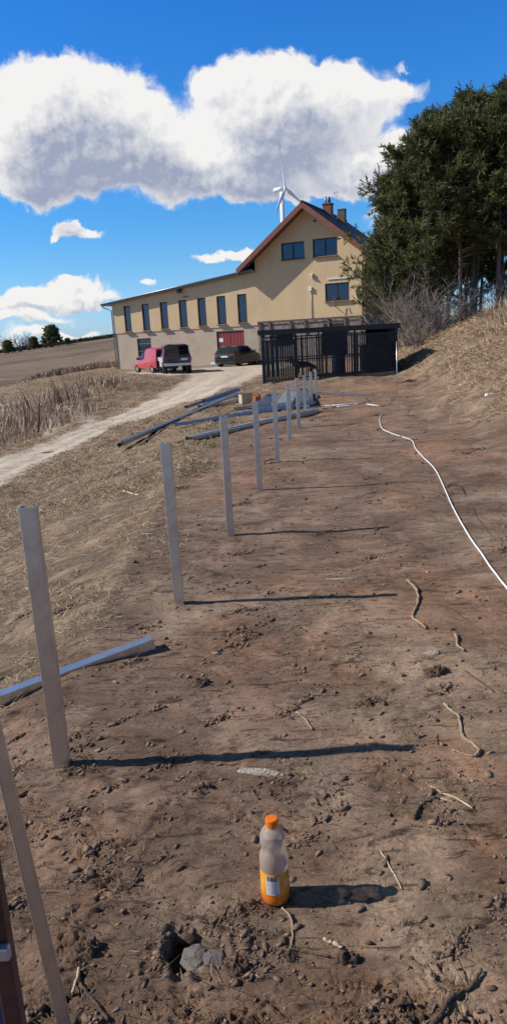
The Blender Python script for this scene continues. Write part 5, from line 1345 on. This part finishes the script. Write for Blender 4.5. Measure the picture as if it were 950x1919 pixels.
def make_bush(label, x, y, seed, n, h, spread, r0, depth=2, name='bare_bush', cat='bush', group='leafless bushes at the foot of the bank'):
    mb, t = bare(seed, n, h, spread, r0, depth); o = mb.build(name, TWIG); o.location = (x, y, gz(x, y, .5) - .05)
    a = o.data.attributes.new('tint', 'FLOAT', 'POINT'); a.data.foreach_set('value', np.array(t, np.float32))
    return tag(o, label, cat, group)
make_bush('largest leafless grey bush between the pen and the pines', 7.75, 34.2, 31, 40, 3.0, 1.15, .022)
make_bush('leafless bush leaning towards the house corner behind the pen roof', 6.6, 35.8, 32, 26, 2.7, 1.1, .020)
make_bush('leafless bush at the foot of the pine trunks', 8.9, 33.4, 33, 26, 1.9, .9, .018)
make_bush('leafless brush tangled round the foremost pine trunks', 10.2, 34.2, 35, 26, 1.7, 1.2, .016)
make_bush('leafless brush on the bank top by the frame edge', 12.0, 34.6, 36, 26, 1.5, 1.3, .015)
make_bush('small low leafless bush nearest the dark shadow of the pen', 7.5, 32.0, 34, 20, 1.4, .9, .014)

# far trees along the field ridge
def far_evergreen(x, y, z, h, w, label, seed):
    root = empty('evergreen_tree', (x, y, z), 0, label, 'tree', 'trees on the far field edge')
    r = np.random.default_rng(seed); m_ = MB(); m_.tube([(0, 0, -.5), (.1, 0, h * .5), (0, .1, h * .9)], [.22, .15, .05], 6); m_.build('trunk', BARK, root)
    n = 260; t = r.random(n) ** .8; a = r.uniform(0, 6.283, n); pr = np.sqrt(np.clip(1 - (2 * t - .8)**2 / 1.5, 0, 1)) * w * np.sqrt(r.random(n)) * (1 + .3 * np.sin(a * 2 + t * 7))
    P = np.stack([np.cos(a) * pr, np.sin(a) * pr, h * (.1 + .9 * t)], 1); D = np.stack([np.cos(a) * .6, np.sin(a) * .6, np.full(n, .6)], 1)
    V, F, tt = crown_mesh(P, D, 7, h * .16, h * .06, seed); npmesh('crown', V, F, NEEDLE, root, attrs={'tint': tt}); return root
def fz(x, y): return gz(x, y, 2.0)
far_evergreen(-60.2, 232, fz(-60.2, 232), 6.3, 2.4, 'dark round evergreen standing alone on the far field edge', 41)
far_evergreen(-67.2, 236, fz(-67.2, 236), 3.8, 1.5, 'low dark evergreen left of the lone tree on the far field', 42)
far_evergreen(-75.5, 236, fz(-75.5, 236), 3.8, 1.7, 'low dark evergreen at the left frame edge on the far field', 43)
far_evergreen(-56.3, 236, fz(-56.3, 236), 2.0, 1.0, 'tiny evergreen just right of the lone tree on the far field', 45)
for i, (x, h, lab) in enumerate(((-73.0, 6.5, 'bare tree with fine grey crown left of the far evergreens'), (-70.0, 5.2, 'lower bare tree between the two low far evergreens'), (-64.5, 5.2, 'bare tree close left of the lone far evergreen'), (-77.5, 6, 'bare tree at the far left edge of the far field'), (-62.8, 3.2, 'small bare tree touching the lone far evergreen'))):
    mb, t = bare(60 + i, 9, h, .8, .13, 2); o = mb.build('bare_tree', TWIG); o.location = (x, 240, fz(x, 240) - .3)
    a = o.data.attributes.new('tint', 'FLOAT', 'POINT'); a.data.foreach_set('value', np.array(t, np.float32) * .5); tag(o, lab, 'tree', 'trees on the far field edge')
# wooded ridge behind the field: reads as one dark strip
n = 5200; x = rng.uniform(-95, -20, n); y = 285 + rng.uniform(-4, 10, n)
P = np.stack([x, y, terrain(x, y, np.full(n, 2.)) - .4], 1)
V, F, t = crown_mesh(P, np.tile([0., 0, 1.], (n, 1)), 3, 1.8, .5, 77)
tag(npmesh('far_wood', V, F, blade_mat('far_wood', [(.05, .045, .03), (.10, .085, .055), (.15, .12, .08)], .9), attrs={'tint': t}), 'distant low wood along the ridge beyond the field', 'wood', kind='stuff')
# scrub hedge line at the field foot
n = 2600; s = rng.random(n); x = -18 + s * 9 + rng.normal(0, .6, n); y = 62 + s * 6 + rng.normal(0, .8, n)
P = np.stack([x, y, terrain(x, y, np.full(n, .6))], 1)
V, F, t = crown_mesh(P, np.tile([0., 0, 1.], (n, 1)), 3, .55, .07, 78)
tag(npmesh('field_scrub', V, F, REED, attrs={'tint': t}), 'dark scrubby line where the bank meets the field', 'scrub', kind='stuff')
# a few tall dead stems among the weeds by the road
for i, (px, py, hh, lean) in enumerate(((-7.35, 28.9, 1.25, .35), (-6.9, 28.3, 1.15, .2), (-7.0, 27.4, 1.2, .3), (-7.35, 25.3, 1.0, -.1), (-7.9, 25.6, .9, .05), (-7.1, 24.2, .8, -.2), (-8.6, 28.8, 1.0, .4))):
    z = gz(px, py, .3); o = MB().tube([(px, py, z - .05), (px - lean * .5 * hh, py, z + hh * .55), (px - lean * hh, py + .05, z + hh)], [.032, .022, .010], 6).build('dead_stem', STICK, smooth=True)
    tag(o, 'tall dark dead stem among the brown weeds beyond the road', 'dead plant', 'dead stems in the weeds')

# ------------------------------------------------------------------ wind turbine
WT = mat('turbine_white', (.80, .81, .83), .4)
wt = empty('wind_turbine', (29.4, 500, -9), 0, 'white three bladed wind turbine rising behind the house roof', 'wind turbine')
m_ = MB(); m_.tube([(0, 0, 0), (0, 0, 50), (0, 0, 100.2)], [2.1, 1.8, 1.35], 20); m_.build('tower', WT, wt, True)
ax = Vector((.86, -.51, .03)).normalized()
nc = Vector((0, 0, 101.8)); hubp = nc + ax * 3.0
m_ = MB(); m_.tube([nc - ax * 5.6, nc - ax * 5.2, nc - ax * 1.0, nc + ax * 1.9], [1.0, 1.45, 1.6, 1.35], 12); m_.build('nacelle', WT, wt, True)
m_ = MB(); m_.tube([nc + ax * 2.0, nc + ax * 3.2, nc + ax * 4.1], [1.25, 1.15, .25], 14); m_.build('hub', WT, wt, True)
hz = Vector((0, 0, 1)); hz = (hz - ax * hz.dot(ax)).normalized(); hxv = hz.cross(ax) * -1
if hxv.x < 0: hxv = -hxv
for a in (-14, 106, 226):
    d = hz * math.cos(R_(a)) + hxv * math.sin(R_(a)); s = ax.cross(d).normalized(); m_ = MB(); rings = []
    for t, c, th in ((.02, .55, .55), (.08, .6, .55), (.2, 1.25, .42), (.45, .95, .28), (.75, .6, .16), (.95, .35, .09), (1.0, .1, .04)):
        p = hubp + d * (27.5 * t) + ax * (.9 * t * t); tw = R_(38 * (1 - t) + 8); cv = s * math.cos(tw) + ax * math.sin(tw); tv = ax * math.cos(tw) - s * math.sin(tw)
        rings.append([p + cv * c * math.cos(q * math.pi / 4) + tv * th * math.sin(q * math.pi / 4) for q in range(8)])
    m_.add([v for r_ in rings for v in r_], [(i*8+k, i*8+(k+1) % 8, (i+1)*8+(k+1) % 8, (i+1)*8+k) for i in range(6) for k in range(8)] + [tuple(range(48, 56))])
    m_.build('blade', WT, wt, True)
